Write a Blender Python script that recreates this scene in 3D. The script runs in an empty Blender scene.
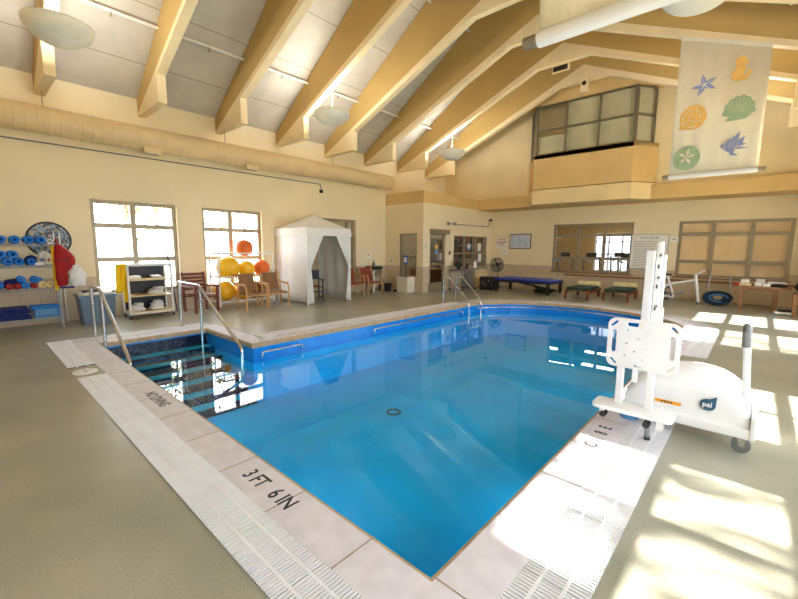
import bpy, bmesh, math, random
from mathutils import Vector, Matrix, noise as mnoise
random.seed(7)
PI = math.pi
sc = bpy.context.scene
COL = sc.collection

# ------------------------------------------------------------------ materials
def lin(c):
    def f(v):
        v /= 255.0
        return v/12.92 if v <= 0.04045 else ((v+0.055)/1.055)**2.4
    return (f(c[0]), f(c[1]), f(c[2]), 1.0)

def mat(name, rgb, rough=0.6, metal=0.0, var=0.06, scale=6.0, bump=0.0, spec=0.5, rgb2=None, bscale=None):
    m = bpy.data.materials.new(name); m.use_nodes = True
    nt = m.node_tree; b = nt.nodes['Principled BSDF']
    b.inputs['Roughness'].default_value = rough
    b.inputs['Metallic'].default_value = metal
    b.inputs['Specular IOR Level'].default_value = spec
    tc = nt.nodes.new('ShaderNodeTexCoord')
    n = nt.nodes.new('ShaderNodeTexNoise'); n.inputs['Scale'].default_value = scale
    n.inputs['Detail'].default_value = 4
    nt.links.new(tc.outputs['Object'], n.inputs['Vector'])
    r = nt.nodes.new('ShaderNodeValToRGB')
    c = lin(rgb)
    if rgb2 is None:
        lo = tuple(max(0, v*(1-var*2)) for v in c[:3])+(1,); hi = tuple(min(1, v*(1+var)) for v in c[:3])+(1,)
    else:
        lo = lin(rgb2); hi = c
    r.color_ramp.elements[0].position = 0.35; r.color_ramp.elements[1].position = 0.65
    r.color_ramp.elements[0].color = lo; r.color_ramp.elements[1].color = hi
    nt.links.new(n.outputs['Fac'], r.inputs['Fac'])
    nt.links.new(r.outputs['Color'], b.inputs['Base Color'])
    if bump:
        n2 = nt.nodes.new('ShaderNodeTexNoise'); n2.inputs['Scale'].default_value = bscale or scale*8
        nt.links.new(tc.outputs['Object'], n2.inputs['Vector'])
        bp = nt.nodes.new('ShaderNodeBump'); bp.inputs['Strength'].default_value = bump; bp.inputs['Distance'].default_value = 0.01
        nt.links.new(n2.outputs['Fac'], bp.inputs['Height']); nt.links.new(bp.outputs['Normal'], b.inputs['Normal'])
    return m

def emis(name, rgb, s):
    m = bpy.data.materials.new(name); m.use_nodes = True
    nt = m.node_tree; b = nt.nodes['Principled BSDF']
    b.inputs['Base Color'].default_value = lin(rgb)
    b.inputs['Emission Color'].default_value = lin(rgb); b.inputs['Emission Strength'].default_value = s
    return m

def schlick(nt, f0):
    lw = nt.nodes.new('ShaderNodeLayerWeight'); lw.inputs['Blend'].default_value = 0.5
    p = nt.nodes.new('ShaderNodeMath'); p.operation = 'POWER'; p.inputs[1].default_value = 5.0
    nt.links.new(lw.outputs['Facing'], p.inputs[0])
    a = nt.nodes.new('ShaderNodeMath'); a.operation = 'MULTIPLY_ADD'; a.inputs[1].default_value = 1-f0; a.inputs[2].default_value = f0
    nt.links.new(p.outputs[0], a.inputs[0]); return a.outputs[0]

def glass_mat(name, tint=(1, 1, 1), refl=1.0):
    m = bpy.data.materials.new(name); m.use_nodes = True
    nt = m.node_tree; nt.nodes.clear()
    o = nt.nodes.new('ShaderNodeOutputMaterial'); mx = nt.nodes.new('ShaderNodeMixShader')
    t = nt.nodes.new('ShaderNodeBsdfTransparent'); g = nt.nodes.new('ShaderNodeBsdfGlossy')
    t.inputs['Color'].default_value = (*tint, 1); g.inputs['Roughness'].default_value = 0.0
    nt.links.new(schlick(nt, 0.035*refl), mx.inputs[0])
    nt.links.new(t.outputs[0], mx.inputs[1]); nt.links.new(g.outputs[0], mx.inputs[2]); nt.links.new(mx.outputs[0], o.inputs[0])
    return m

M = {}
M['cream'] = mat('cream_paint', (243, 222, 174), 0.65, var=0.03, scale=1.2, bump=0.05, bscale=60)
M['gold'] = mat('gold_paint', (222, 188, 126), 0.6, var=0.03, scale=1.5, bump=0.04, bscale=60)
M['bandcream'] = mat('band_cream_paint', (240, 216, 166), 0.6, var=0.03, scale=1.5)
M['webgold'] = mat('truss_gold_paint', (198, 166, 100), 0.6, var=0.04, scale=0.8, bump=0.04, bscale=60)
M['chord'] = mat('chord_cream_paint', (240, 220, 176), 0.55, var=0.03, scale=2)
M['bronze'] = mat('bronze_frame', (158, 144, 120), 0.4, 0.3, 0.05)
M['darkbronze'] = mat('dark_bronze_frame', (118, 108, 88), 0.4, 0.2, 0.05)
M['white'] = mat('white_plastic', (240, 240, 242), 0.35, var=0.01)
M['pvc'] = mat('white_pipe', (236, 234, 228), 0.4, var=0.02)
M['steel'] = mat('stainless_steel', (214, 214, 216), 0.22, 1.0, 0.03)
M['galv'] = mat('wire_steel', (176, 178, 180), 0.35, 0.9, 0.04)
M['black'] = mat('black_plastic', (26, 26, 30), 0.5, var=0.1)
M['grey'] = mat('grey_rubber', (120, 122, 124), 0.6, var=0.05)
M['stone'] = mat('coping_stone', (226, 222, 232), 0.6, var=0.04, scale=9, bump=0.1, bscale=60)
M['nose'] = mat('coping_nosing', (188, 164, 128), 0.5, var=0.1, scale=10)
M['joint'] = mat('joint_grout', (168, 152, 134), 0.8, var=0.1, scale=14)
M['ink'] = mat('marking_paint', (38, 46, 60), 0.6, var=0.1, scale=40)
M['grate'] = mat('grate_plastic', (240, 240, 246), 0.5, var=0.02)
M['gapshade'] = mat('gap_shade', (52, 58, 74), 0.8)  # dark tone painted as the shade inside gaps
M['bluetile'] = mat('blue_tile', (16, 142, 236), 0.25, var=0.06, scale=9)
M['plaster'] = mat('pool_plaster', (14, 190, 255), 0.8, var=0.04, scale=2)
M['navy'] = mat('navy_tile', (14, 22, 52), 0.25, var=0.2, scale=30)
M['tread'] = mat('step_plaster', (90, 205, 250), 0.7, var=0.05)
M['duct'] = mat('duct_paint', (226, 200, 154), 0.5, var=0.02, scale=2)
M['frost'] = mat('bowl_glass', (238, 235, 222), 0.35, var=0.02)
M['canvas'] = mat('white_canvas', (236, 234, 232), 0.85, var=0.02, bump=0.08, bscale=20)
M['wicker'] = mat('wicker_weave', (150, 108, 66), 0.7, var=0.3, scale=60, bump=0.4, bscale=90)
M['redweave'] = mat('red_woven_fabric', (150, 70, 50), 0.8, var=0.35, scale=50)
M['birch'] = mat('bentwood', (214, 164, 100), 0.45, var=0.08, scale=8)
M['redwood'] = mat('red_brown_wood', (122, 54, 36), 0.5, var=0.15, scale=8)
M['wood'] = mat('table_wood', (150, 104, 66), 0.5, var=0.12, scale=7)
M['navyfab'] = mat('navy_fabric', (20, 40, 110), 0.8, var=0.1, scale=20)
M['royal'] = mat('royal_blue_vinyl', (34, 66, 176), 0.5, var=0.1, scale=12)
M['bluefoam'] = mat('blue_foam', (28, 120, 214), 0.8, var=0.08, scale=20)
M['ltblue'] = mat('light_blue_plastic', (90, 160, 220), 0.5, var=0.05)
M['redfoam'] = mat('red_foam', (186, 40, 34), 0.8, var=0.08)
M['creamfoam'] = mat('cream_foam', (232, 206, 150), 0.8, var=0.05)
M['redfab'] = mat('red_fabric', (164, 12, 20), 0.75, var=0.1, scale=14)
M['whitefab'] = mat('white_cloth', (238, 238, 240), 0.9, var=0.03, bump=0.15, bscale=30)
M['yellow'] = mat('yellow_fabric', (255, 206, 14), 0.7, var=0.05)
M['yelball'] = mat('yellow_vinyl', (248, 190, 26), 0.35, var=0.03)
M['orgball'] = mat('orange_vinyl', (226, 104, 24), 0.35, var=0.04)
M['totebin'] = mat('grey_blue_plastic', (98, 122, 146), 0.5, var=0.05)
M['liner'] = mat('plastic_liner', (214, 214, 206), 0.3, var=0.06, scale=20)
M['shelfcream'] = mat('cream_shelf', (226, 200, 150), 0.5, var=0.04)
M['greencush'] = mat('dark_green_cushion', (24, 58, 46), 0.85, var=0.2, scale=30)
M['creampil'] = mat('cream_pillow', (238, 222, 172), 0.85, var=0.05)
M['paper'] = mat('white_paper', (240, 238, 234), 0.8, var=0.01)
M['board'] = mat('whiteboard_face', (216, 220, 232), 0.3, var=0.03, scale=8)
M['redink'] = mat('red_print', (200, 60, 40), 0.7)
M['greyink'] = mat('grey_print', (140, 140, 142), 0.7)
M['blueprint'] = mat('blue_print', (60, 110, 200), 0.6)
M['shade'] = mat('tan_roller_shade', (238, 208, 160), 0.75, var=0.03, scale=3)
M['blind'] = mat('sage_blind', (188, 184, 150), 0.7, var=0.03, scale=4)
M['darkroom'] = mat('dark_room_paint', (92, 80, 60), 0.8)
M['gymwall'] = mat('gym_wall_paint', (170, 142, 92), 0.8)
M['officewall'] = mat('office_wall_paint', (158, 148, 122), 0.8)
M['orange'] = mat('orange_paint', (226, 150, 60), 0.7)
M['dark'] = mat('dark_frame', (44, 42, 44), 0.5)
M['bark'] = mat('tree_bark', (120, 100, 80), 0.9, var=0.2, scale=12)
M['leaf'] = mat('tree_leaf', (120, 140, 70), 0.7, var=0.2, scale=3)
M['ground'] = mat('outside_ground', (196, 188, 160), 0.9, var=0.1, scale=0.6)
M['ivory'] = mat('ivory_plastic', (232, 226, 210), 0.5, var=0.03)
M['bantex'] = mat('banner_cloth', (254, 243, 220), 0.85, var=0.02, scale=30)
M['pblue'] = mat('print_slate_blue', (150, 162, 216), 0.85, var=0.05)
M['porange'] = mat('print_orange', (252, 202, 112), 0.85, var=0.05)
M['pgreen'] = mat('print_sage', (174, 202, 168), 0.85, var=0.05)
M['paqua'] = mat('print_pale_aqua', (170, 204, 214), 0.85, var=0.04)
M['liftlogo'] = mat('logo_teal', (44, 96, 128), 0.5, var=0.1)
M['stickorg'] = mat('sticker_orange', (246, 166, 30), 0.5)
M['hose'] = mat('dark_blue_hose', (24, 58, 92), 0.5, var=0.1)
M['glass'] = glass_mat('window_glass')
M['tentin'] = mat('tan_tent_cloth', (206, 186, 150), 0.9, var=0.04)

def wall_mat():
    m = mat('painted_wall', (241, 225, 190), 0.62, var=0.025, scale=0.9, bump=0.03, bscale=50)
    nt = m.node_tree; b = nt.nodes['Principled BSDF']
    base = b.inputs['Base Color'].links[0].from_socket
    geo = nt.nodes.new('ShaderNodeNewGeometry'); sx = nt.nodes.new('ShaderNodeSeparateXYZ')
    nt.links.new(geo.outputs['Position'], sx.inputs[0])
    lt = nt.nodes.new('ShaderNodeMath'); lt.operation = 'LESS_THAN'; lt.inputs[1].default_value = 0.89
    nt.links.new(sx.outputs['Z'], lt.inputs[0])
    # tile grid of the wainscot
    def grid(sock, pitch):
        a = nt.nodes.new('ShaderNodeMath'); a.operation = 'DIVIDE'; a.inputs[1].default_value = pitch; nt.links.new(sock, a.inputs[0])
        f = nt.nodes.new('ShaderNodeMath'); f.operation = 'FRACT'; nt.links.new(a.outputs[0], f.inputs[0])
        l = nt.nodes.new('ShaderNodeMath'); l.operation = 'LESS_THAN'; l.inputs[1].default_value = 0.03; nt.links.new(f.outputs[0], l.inputs[0])
        return l.outputs[0]
    ad = nt.nodes.new('ShaderNodeMath'); ad.operation = 'ADD'; nt.links.new(sx.outputs['X'], ad.inputs[0]); nt.links.new(sx.outputs['Y'], ad.inputs[1])
    mxx = nt.nodes.new('ShaderNodeMath'); mxx.operation = 'MAXIMUM'
    nt.links.new(grid(ad.outputs[0], 0.3), mxx.inputs[0]); nt.links.new(grid(sx.outputs['Z'], 0.2967), mxx.inputs[1])
    tile = nt.nodes.new('ShaderNodeMix'); tile.data_type = 'RGBA'
    tile.inputs['A'].default_value = lin((202, 184, 156)); tile.inputs['B'].default_value = lin((176, 158, 134))
    nt.links.new(mxx.outputs[0], tile.inputs['Factor'])
    mx = nt.nodes.new('ShaderNodeMix'); mx.data_type = 'RGBA'
    nt.links.new(lt.outputs[0], mx.inputs['Factor']); nt.links.new(base, mx.inputs['A']); nt.links.new(tile.outputs['Result'], mx.inputs['B'])
    nt.links.new(mx.outputs['Result'], b.inputs['Base Color'])
    return m
M['wall'] = wall_mat()

def floor_mat():
    m = mat('epoxy_floor', (176, 173, 156), 0.28, var=0.06, scale=1.1, bump=0.03, bscale=120, rgb2=(152, 153, 138))
    nt = m.node_tree; b = nt.nodes['Principled BSDF']
    base = b.inputs['Base Color'].links[0].from_socket
    tc = nt.nodes.new('ShaderNodeTexCoord'); n = nt.nodes.new('ShaderNodeTexNoise'); n.inputs['Scale'].default_value = 90
    nt.links.new(tc.outputs['Object'], n.inputs['Vector'])
    mx = nt.nodes.new('ShaderNodeMix'); mx.data_type = 'RGBA'; mx.blend_type = 'MULTIPLY'; mx.inputs['Factor'].default_value = 0.35
    rr = nt.nodes.new('ShaderNodeValToRGB'); rr.color_ramp.elements[0].color = (0.55, 0.55, 0.55, 1); rr.color_ramp.elements[1].color = (1.2, 1.2, 1.2, 1)
    rr.color_ramp.elements[0].position = 0.3; rr.color_ramp.elements[1].position = 0.7
    nt.links.new(n.outputs['Fac'], rr.inputs['Fac'])
    nt.links.new(base, mx.inputs['A']); nt.links.new(rr.outputs['Color'], mx.inputs['B'])
    nt.links.new(mx.outputs['Result'], b.inputs['Base Color'])
    return m
M['floor'] = floor_mat()

def ceiling_mat():
    m = mat('acoustic_panels', (204, 198, 186), 0.9, var=0.06, scale=1.3, bump=0.1, bscale=90)
    nt = m.node_tree; b = nt.nodes['Principled BSDF']
    base = b.inputs['Base Color'].links[0].from_socket
    geo = nt.nodes.new('ShaderNodeNewGeometry'); sx = nt.nodes.new('ShaderNodeSeparateXYZ')
    nt.links.new(geo.outputs['Position'], sx.inputs[0])
    a = nt.nodes.new('ShaderNodeMath'); a.operation = 'MULTIPLY_ADD'; a.inputs[1].default_value = 1.0; a.inputs[2].default_value = 9.55
    nt.links.new(sx.outputs['X'], a.inputs[0])
    f = nt.nodes.new('ShaderNodeMath'); f.operation = 'FRACT'; nt.links.new(a.outputs[0], f.inputs[0])
    l = nt.nodes.new('ShaderNodeMath'); l.operation = 'LESS_THAN'; l.inputs[1].default_value = 0.014; nt.links.new(f.outputs[0], l.inputs[0])
    mx = nt.nodes.new('ShaderNodeMix'); mx.data_type = 'RGBA'; mx.inputs['B'].default_value = lin((150, 132, 104))
    nt.links.new(l.outputs[0], mx.inputs['Factor']); nt.links.new(base, mx.inputs['A'])
    nt.links.new(mx.outputs['Result'], b.inputs['Base Color'])
    return m
M['ceiling'] = ceiling_mat()

def mosaic_mat():
    m = mat('mosaic', (90, 100, 120), 0.4)
    nt = m.node_tree; b = nt.nodes['Principled BSDF']
    tc = nt.nodes.new('ShaderNodeTexCoord'); v = nt.nodes.new('ShaderNodeTexVoronoi'); v.inputs['Scale'].default_value = 30
    nt.links.new(tc.outputs['Object'], v.inputs['Vector'])
    s = nt.nodes.new('ShaderNodeSeparateColor'); nt.links.new(v.outputs['Color'], s.inputs[0])
    r = nt.nodes.new('ShaderNodeValToRGB'); r.color_ramp.interpolation = 'CONSTANT'
    r.color_ramp.elements[0].color = lin((74, 78, 84)); r.color_ramp.elements[1].color = lin((96, 136, 176)); r.color_ramp.elements[1].position = 0.35
    e = r.color_ramp.elements.new(0.65); e.color = lin((176, 164, 140))
    nt.links.new(s.outputs[0], r.inputs['Fac']); nt.links.new(r.outputs['Color'], b.inputs['Base Color'])
    return m
M['mosaic'] = mosaic_mat()

def water_mat():
    m = bpy.data.materials.new('pool_water'); m.use_nodes = True
    nt = m.node_tree; nt.nodes.clear()
    o = nt.nodes.new('ShaderNodeOutputMaterial'); mx = nt.nodes.new('ShaderNodeMixShader')
    t = nt.nodes.new('ShaderNodeBsdfTransparent'); g = nt.nodes.new('ShaderNodeBsdfGlossy')
    t.inputs['Color'].default_value = (0.32, 0.92, 1.0, 1); g.inputs['Roughness'].default_value = 0.0
    tc = nt.nodes.new('ShaderNodeTexCoord'); n = nt.nodes.new('ShaderNodeTexNoise'); n.inputs['Scale'].default_value = 1.3; n.inputs['Detail'].default_value = 1
    bp = nt.nodes.new('ShaderNodeBump'); bp.inputs['Strength'].default_value = 0.05; bp.inputs['Distance'].default_value = 0.02
    nt.links.new(tc.outputs['Object'], n.inputs['Vector']); nt.links.new(n.outputs['Fac'], bp.inputs['Height'])
    nt.links.new(bp.outputs[0], g.inputs['Normal'])
    nt.links.new(schlick(nt, 0.025), mx.inputs[0])
    nt.links.new(t.outputs[0], mx.inputs[1]); nt.links.new(g.outputs[0], mx.inputs[2]); nt.links.new(mx.outputs[0], o.inputs[0])
    return m
M['water'] = water_mat()

# ------------------------------------------------------------------ mesh builder
class MB:
    def __init__(s): s.v = []; s.f = []; s.m = []; s.s = []
    def add(s, vs, fs, m=0, sm=False):
        o = len(s.v); s.v += [tuple(p) for p in vs]
        for f in fs: s.f.append([i+o for i in f]); s.m.append(m); s.s.append(sm)
        return s
    def box(s, x0, x1, y0, y1, z0, z1, m=0, mtx=None):
        vs = [Vector((x, y, z)) for x in (x0, x1) for y in (y0, y1) for z in (z0, z1)]
        if mtx is not None: vs = [mtx @ v for v in vs]
        return s.add(vs, [(0,1,3,2),(4,6,7,5),(0,4,5,1),(2,3,7,6),(0,2,6,4),(1,5,7,3)], m)
    def bar(s, a, b, w, h=None, m=0, up=(0,0,1)):
        h = h or w; a = Vector(a); b = Vector(b); d = b-a; L = d.length; d.normalize()
        u = Vector(up)
        if abs(d.dot(u)) > 0.98: u = Vector((0,1,0))
        sd = d.cross(u).normalized(); u2 = sd.cross(d)
        mt = Matrix((( sd.x, d.x, u2.x, a.x),(sd.y, d.y, u2.y, a.y),(sd.z, d.z, u2.z, a.z),(0,0,0,1)))
        return s.box(-w/2, w/2, 0, L, -h/2, h/2, m, mt)
    def tube(s, pts, r, n=8, m=0, closed=False, cap=True):
        pts = [Vector(p) for p in pts]; k = len(pts); rs = r if isinstance(r, (list, tuple)) else [r]*k
        vs = []; T = []
        for i in range(k):
            a = pts[i-1] if (i > 0 or closed) else pts[i]; b = pts[(i+1) % k] if (i < k-1 or closed) else pts[i]
            T.append((b-a).normalized())
        u = Vector((0,0,1)) if abs(T[0].z) < 0.9 else Vector((1,0,0))
        u = (u - T[0]*u.dot(T[0])).normalized()
        for i in range(k):
            u = (u - T[i]*u.dot(T[i])).normalized(); w = T[i].cross(u)
            for j in range(n):
                a = 2*PI*j/n; vs.append(pts[i] + (u*math.cos(a) + w*math.sin(a))*rs[i])
        fs = []
        for i in range(k if closed else k-1):
            i2 = (i+1) % k
            for j in range(n): fs.append((i*n+j, i*n+(j+1)%n, i2*n+(j+1)%n, i2*n+j))
        s.add(vs, fs, m, True)
        if cap and not closed:
            s.add(vs[:n], [tuple(range(n))[::-1]], m); s.add(vs[-n:], [tuple(range(n))], m)
        return s
    def lathe(s, prof, c=(0,0,0), n=24, m=0, axis='z', sm=True, cap=True):
        vs = []; k = len(prof)
        for r, z in prof:
            for j in range(n):
                a = 2*PI*j/n; x, y = r*math.cos(a), r*math.sin(a)
                p = {'z': (x, y, z), 'x': (z, x, y), 'y': (y, z, x)}[axis]
                vs.append((p[0]+c[0], p[1]+c[1], p[2]+c[2]))
        fs = [(i*n+j, i*n+(j+1)%n, (i+1)*n+(j+1)%n, (i+1)*n+j) for i in range(k-1) for j in range(n)]
        s.add(vs, fs, m, sm)
        if not cap: return s
        if prof[0][0] > 1e-6: s.add(vs[:n], [tuple(range(n))[::-1]], m)
        if prof[-1][0] > 1e-6: s.add(vs[-n:], [tuple(range(n))], m)
        return s
    def cyl(s, c, r, h0, h1, axis='z', n=20, m=0): 
        return s.lathe([(r, h0), (r, h1)], c, n, m, axis)
    def prism(s, poly, a, b, axis='y', m=0):
        def P(p, t): return {'y': (p[0], t, p[1]), 'x': (t, p[0], p[1]), 'z': (p[0], p[1], t)}[axis]
        k = len(poly); vs = [P(p, a) for p in poly] + [P(p, b) for p in poly]
        fs = [tuple(range(k)), tuple(range(2*k-1, k-1, -1))] + [(i, i+k, (i+1)%k+k, (i+1)%k) for i in range(k)]
        return s.add(vs, fs, m)
    def ball(s, c, r, n=20, m=0, sq=(1,1,1)):
        prof = [(max(1e-7, math.sin(PI*i/n)*1), -math.cos(PI*i/n)) for i in range(n+1)]
        t = MB().lathe(prof, n=n)
        return s.add([(c[0]+p[0]*r*sq[0], c[1]+p[1]*r*sq[1], c[2]+p[2]*r*sq[2]) for p in t.v], t.f, m, True)
    def loft(s, rings, m=0, sm=True, cap=True, closed=True):
        n = len(rings[0]); vs = [p for r in rings for p in r]; fs = []
        for i in range(len(rings)-1):
            for j in range(n if closed else n-1): fs.append((i*n+j, i*n+(j+1)%n, (i+1)*n+(j+1)%n, (i+1)*n+j))
        s.add(vs, fs, m, sm)
        if cap and closed: s.add(rings[0], [tuple(range(n))[::-1]], m); s.add(rings[-1], [tuple(range(n))], m)
        return s
    def xf(s, mt): s.v = [tuple(mt @ Vector(p)) for p in s.v]; return s
    def build(s, name, mats, parent=None, bevel=0, sub=0, solid=0, fixn=True):
        me = bpy.data.meshes.new(name); me.from_pydata(s.v, [], s.f)
        mats = mats if isinstance(mats, (list, tuple)) else [mats]
        for m in mats: me.materials.append(M[m] if isinstance(m, str) else m)
        me.polygons.foreach_set('material_index', s.m); me.polygons.foreach_set('use_smooth', s.s)
        if fixn:
            bm = bmesh.new(); bm.from_mesh(me)
            if sub or solid: bmesh.ops.remove_doubles(bm, verts=bm.verts, dist=1e-5)
            bmesh.ops.recalc_face_normals(bm, faces=bm.faces); bm.to_mesh(me); bm.free()
        o = bpy.data.objects.new(name, me); COL.objects.link(o)
        if parent is not None: o.parent = parent
        if solid:
            md = o.modifiers.new('solid', 'SOLIDIFY'); md.thickness = solid; md.offset = 0
        if bevel:
            md = o.modifiers.new('bevel', 'BEVEL'); md.width = bevel; md.segments = 2; md.limit_method = 'ANGLE'; md.angle_limit = 0.9
        if sub:
            md = o.modifiers.new('sub', 'SUBSURF'); md.levels = sub; md.render_levels = sub
        return o

def tag(o, label, cat, group=None, kind=None):
    o['label'] = label; o['category'] = cat
    if group: o['group'] = group
    if kind: o['kind'] = kind
    return o
def thing(name, label, cat, loc=(0,0,0), rz=0, group=None):
    o = bpy.data.objects.new(name, None); COL.objects.link(o); o.empty_display_size = 0.1
    o.location = loc; o.rotation_euler = (0, 0, rz)
    return tag(o, label, cat, group)
def struct(o): o['kind'] = 'structure'; return o
def sempty(name, loc=(0,0,0), rz=0):
    o = bpy.data.objects.new(name, None); COL.objects.link(o); o.location = loc; o.rotation_euler = (0,0,rz); o['kind'] = 'structure'
    return o
def dup(root, loc, rz, label, group=None):
    r = root.copy(); COL.objects.link(r); r.location = loc; r.rotation_euler = (0,0,rz); r['label'] = label
    if group: r['group'] = group
    for ch in list(root.children):
        c = ch.copy(); COL.objects.link(c); c.parent = r
        for g in list(ch.children):
            d = g.copy(); COL.objects.link(d); d.parent = c
    return r
def text(s, name, size, m, parent=None, mtx=None, ext=0.001, align='LEFT', sx=1.0):
    cu = bpy.data.curves.new(name, 'FONT'); cu.body = s; cu.size = size; cu.extrude = ext; cu.align_x = align; cu.resolution_u = 3; cu.offset = size*0.018
    o = bpy.data.objects.new(name+'_tmp', cu); COL.objects.link(o)
    dg = bpy.context.evaluated_depsgraph_get()
    me = bpy.data.meshes.new_from_object(o.evaluated_get(dg)); bpy.data.objects.remove(o)
    me.name = name; me.materials.clear(); me.materials.append(M[m])
    mt = (mtx or Matrix.Identity(4)) @ Matrix.Diagonal((sx, 1, 1, 1))
    me.transform(mt)
    r = bpy.data.objects.new(name, me); COL.objects.link(r)
    if parent is not None: r.parent = parent
    return r
def smooth_path(pts, k=6):
    pts = [Vector(p) for p in pts]; out = []
    P = [pts[0]] + pts + [pts[-1]]
    for i in range(1, len(P)-2):
        for j in range(k):
            t = j/k; a, b, c, d = P[i-1], P[i], P[i+1], P[i+2]
            out.append(0.5*((2*b) + (c-a)*t + (2*a-5*b+4*c-d)*t*t + (3*b-a-3*c+d)*t**3))
    out.append(pts[-1]); return out
def bend(pts, r=0.06, k=5):
    # polyline with rounded corners
    pts = [Vector(p) for p in pts]; out = [pts[0]]
    for i in range(1, len(pts)-1):
        a, b, c = pts[i-1], pts[i], pts[i+1]; d1 = (a-b); d2 = (c-b); rr = min(r, d1.length*0.45, d2.length*0.45)
        p1 = b + d1.normalized()*rr; p2 = b + d2.normalized()*rr
        for j in range(k+1):
            t = j/k; out.append(p1*(1-t)**2 + b*2*t*(1-t) + p2*t*t)
    out.append(pts[-1]); return out

# ------------------------------------------------------------------ room shell
XL, XR, XC = -10.27, 1.576, -4.347
YF, YB, YG = -3.2, 15.21, 14.25
ZW, ZRIDGE = 4.675, 8.58
def wall_cells(mb, axis, pos, th, u0, u1, z0, z1, holes, m=0):
    us = sorted(set([u0, u1] + [h[0] for h in holes] + [h[1] for h in holes]))
    for a, b in zip(us[:-1], us[1:]):
        hs = sorted([(h[2], h[3]) for h in holes if h[0] <= a+1e-6 and h[1] >= b-1e-6])
        z = z0; segs = []
        for lo, hi in hs:
            if lo > z: segs.append((z, lo))
            z = hi
        if z < z1: segs.append((z, z1))
        for lo, hi in segs:
            if axis == 'x': mb.box(min(pos, pos+th), max(pos, pos+th), a, b, lo, hi, m)
            else: mb.box(a, b, min(pos, pos+th), max(pos, pos+th), lo, hi, m)
LW = [(1.88, 3.52, 0.5, 2.49), (4.1, 5.68, 0.5, 2.49), (7.55, 9.15, 0.5, 2.45)]
mb = MB(); wall_cells(mb, 'x', XL, -0.25, YF, YB+0.2, 0, ZW+0.1, LW); struct(mb.build('wall_left', 'wall'))
RW = [(-1.3, 0.35, 0.7, 2.78), (1.75, 3.4, 0.7, 2.78), (4.25, 5.9, 0.7, 2.78), (8.25, 9.9, 0.7, 2.78), (10.75, 12.4, 0.7, 2.78)]
mb = MB(); wall_cells(mb, 'x', XR, 0.25, YF, YB+0.2, 0, ZW+0.1, RW); struct(mb.build('wall_right', 'wall'))
BW = [(-5.85, -3.18, 0.70, 2.45), (-1.93, 0.67, 0.71, 2.43)]
mb = MB(); wall_cells(mb, 'y', YB, 0.2, XL-0.25, XR+0.25, 0, 3.6, BW); struct(mb.build('wall_back', 'wall'))
FW = []
mb = MB(); wall_cells(mb, 'y', YF, -0.2, XL-0.25, XR+0.25, 0, ZW, FW)
mb.prism([(XL-.25, ZW), (XR+.25, ZW), (XC, ZRIDGE+.2)], YF-0.2, YF, 'y'); struct(mb.build('wall_front', 'wall'))
mb = MB().prism([(XL, 3.4), (XR, 3.4), (XR, ZW), (XC, ZRIDGE+.1), (XL, ZW)], YG, YG+0.15, 'y'); struct(mb.build('wall_gable', 'cream'))
mb = MB()
for xe, s in ((XL-0.3, 1), (XR+0.3, -1)):
    zz = ZW - 0.3*0.6594
    mb.prism([(xe, zz), (XC, ZRIDGE), (XC, ZRIDGE+.18), (xe, zz+.18)], YF-.2, YG+.3, 'y')
struct(mb.build('ceiling', 'ceiling'))

# gold band, soffit over the back wall and the office block
OX, OY = -8.49, 10.6
mb = MB(); mb.box(-6.43, -2.5, 14.08, YB, 3.05, 3.45); mb.box(XL, OX, OY, YB, 3.05, 3.45); mb.box(OX, -6.43, 14.08, YB, 3.05, 3.45); mb.box(-2.5, XR, 14.08, YB, 3.05, 3.45)
struct(mb.build('trim_band', 'gold'))
DOOR = (10.97, 11.9)
mb = MB(); wall_cells(mb, 'y', OY, 0.15, XL, OX, 0, 3.05, [(-9.58, -8.77, 0.52, 2.03)])
wall_cells(mb, 'x', OX, -0.15, OY+0.15, YB, 0, 3.05, [(DOOR[0], DOOR[1], 0, 2.12), (12.43, 14.9, 0.80, 2.01)])
struct(mb.build('wall_office', 'wall'))

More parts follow.
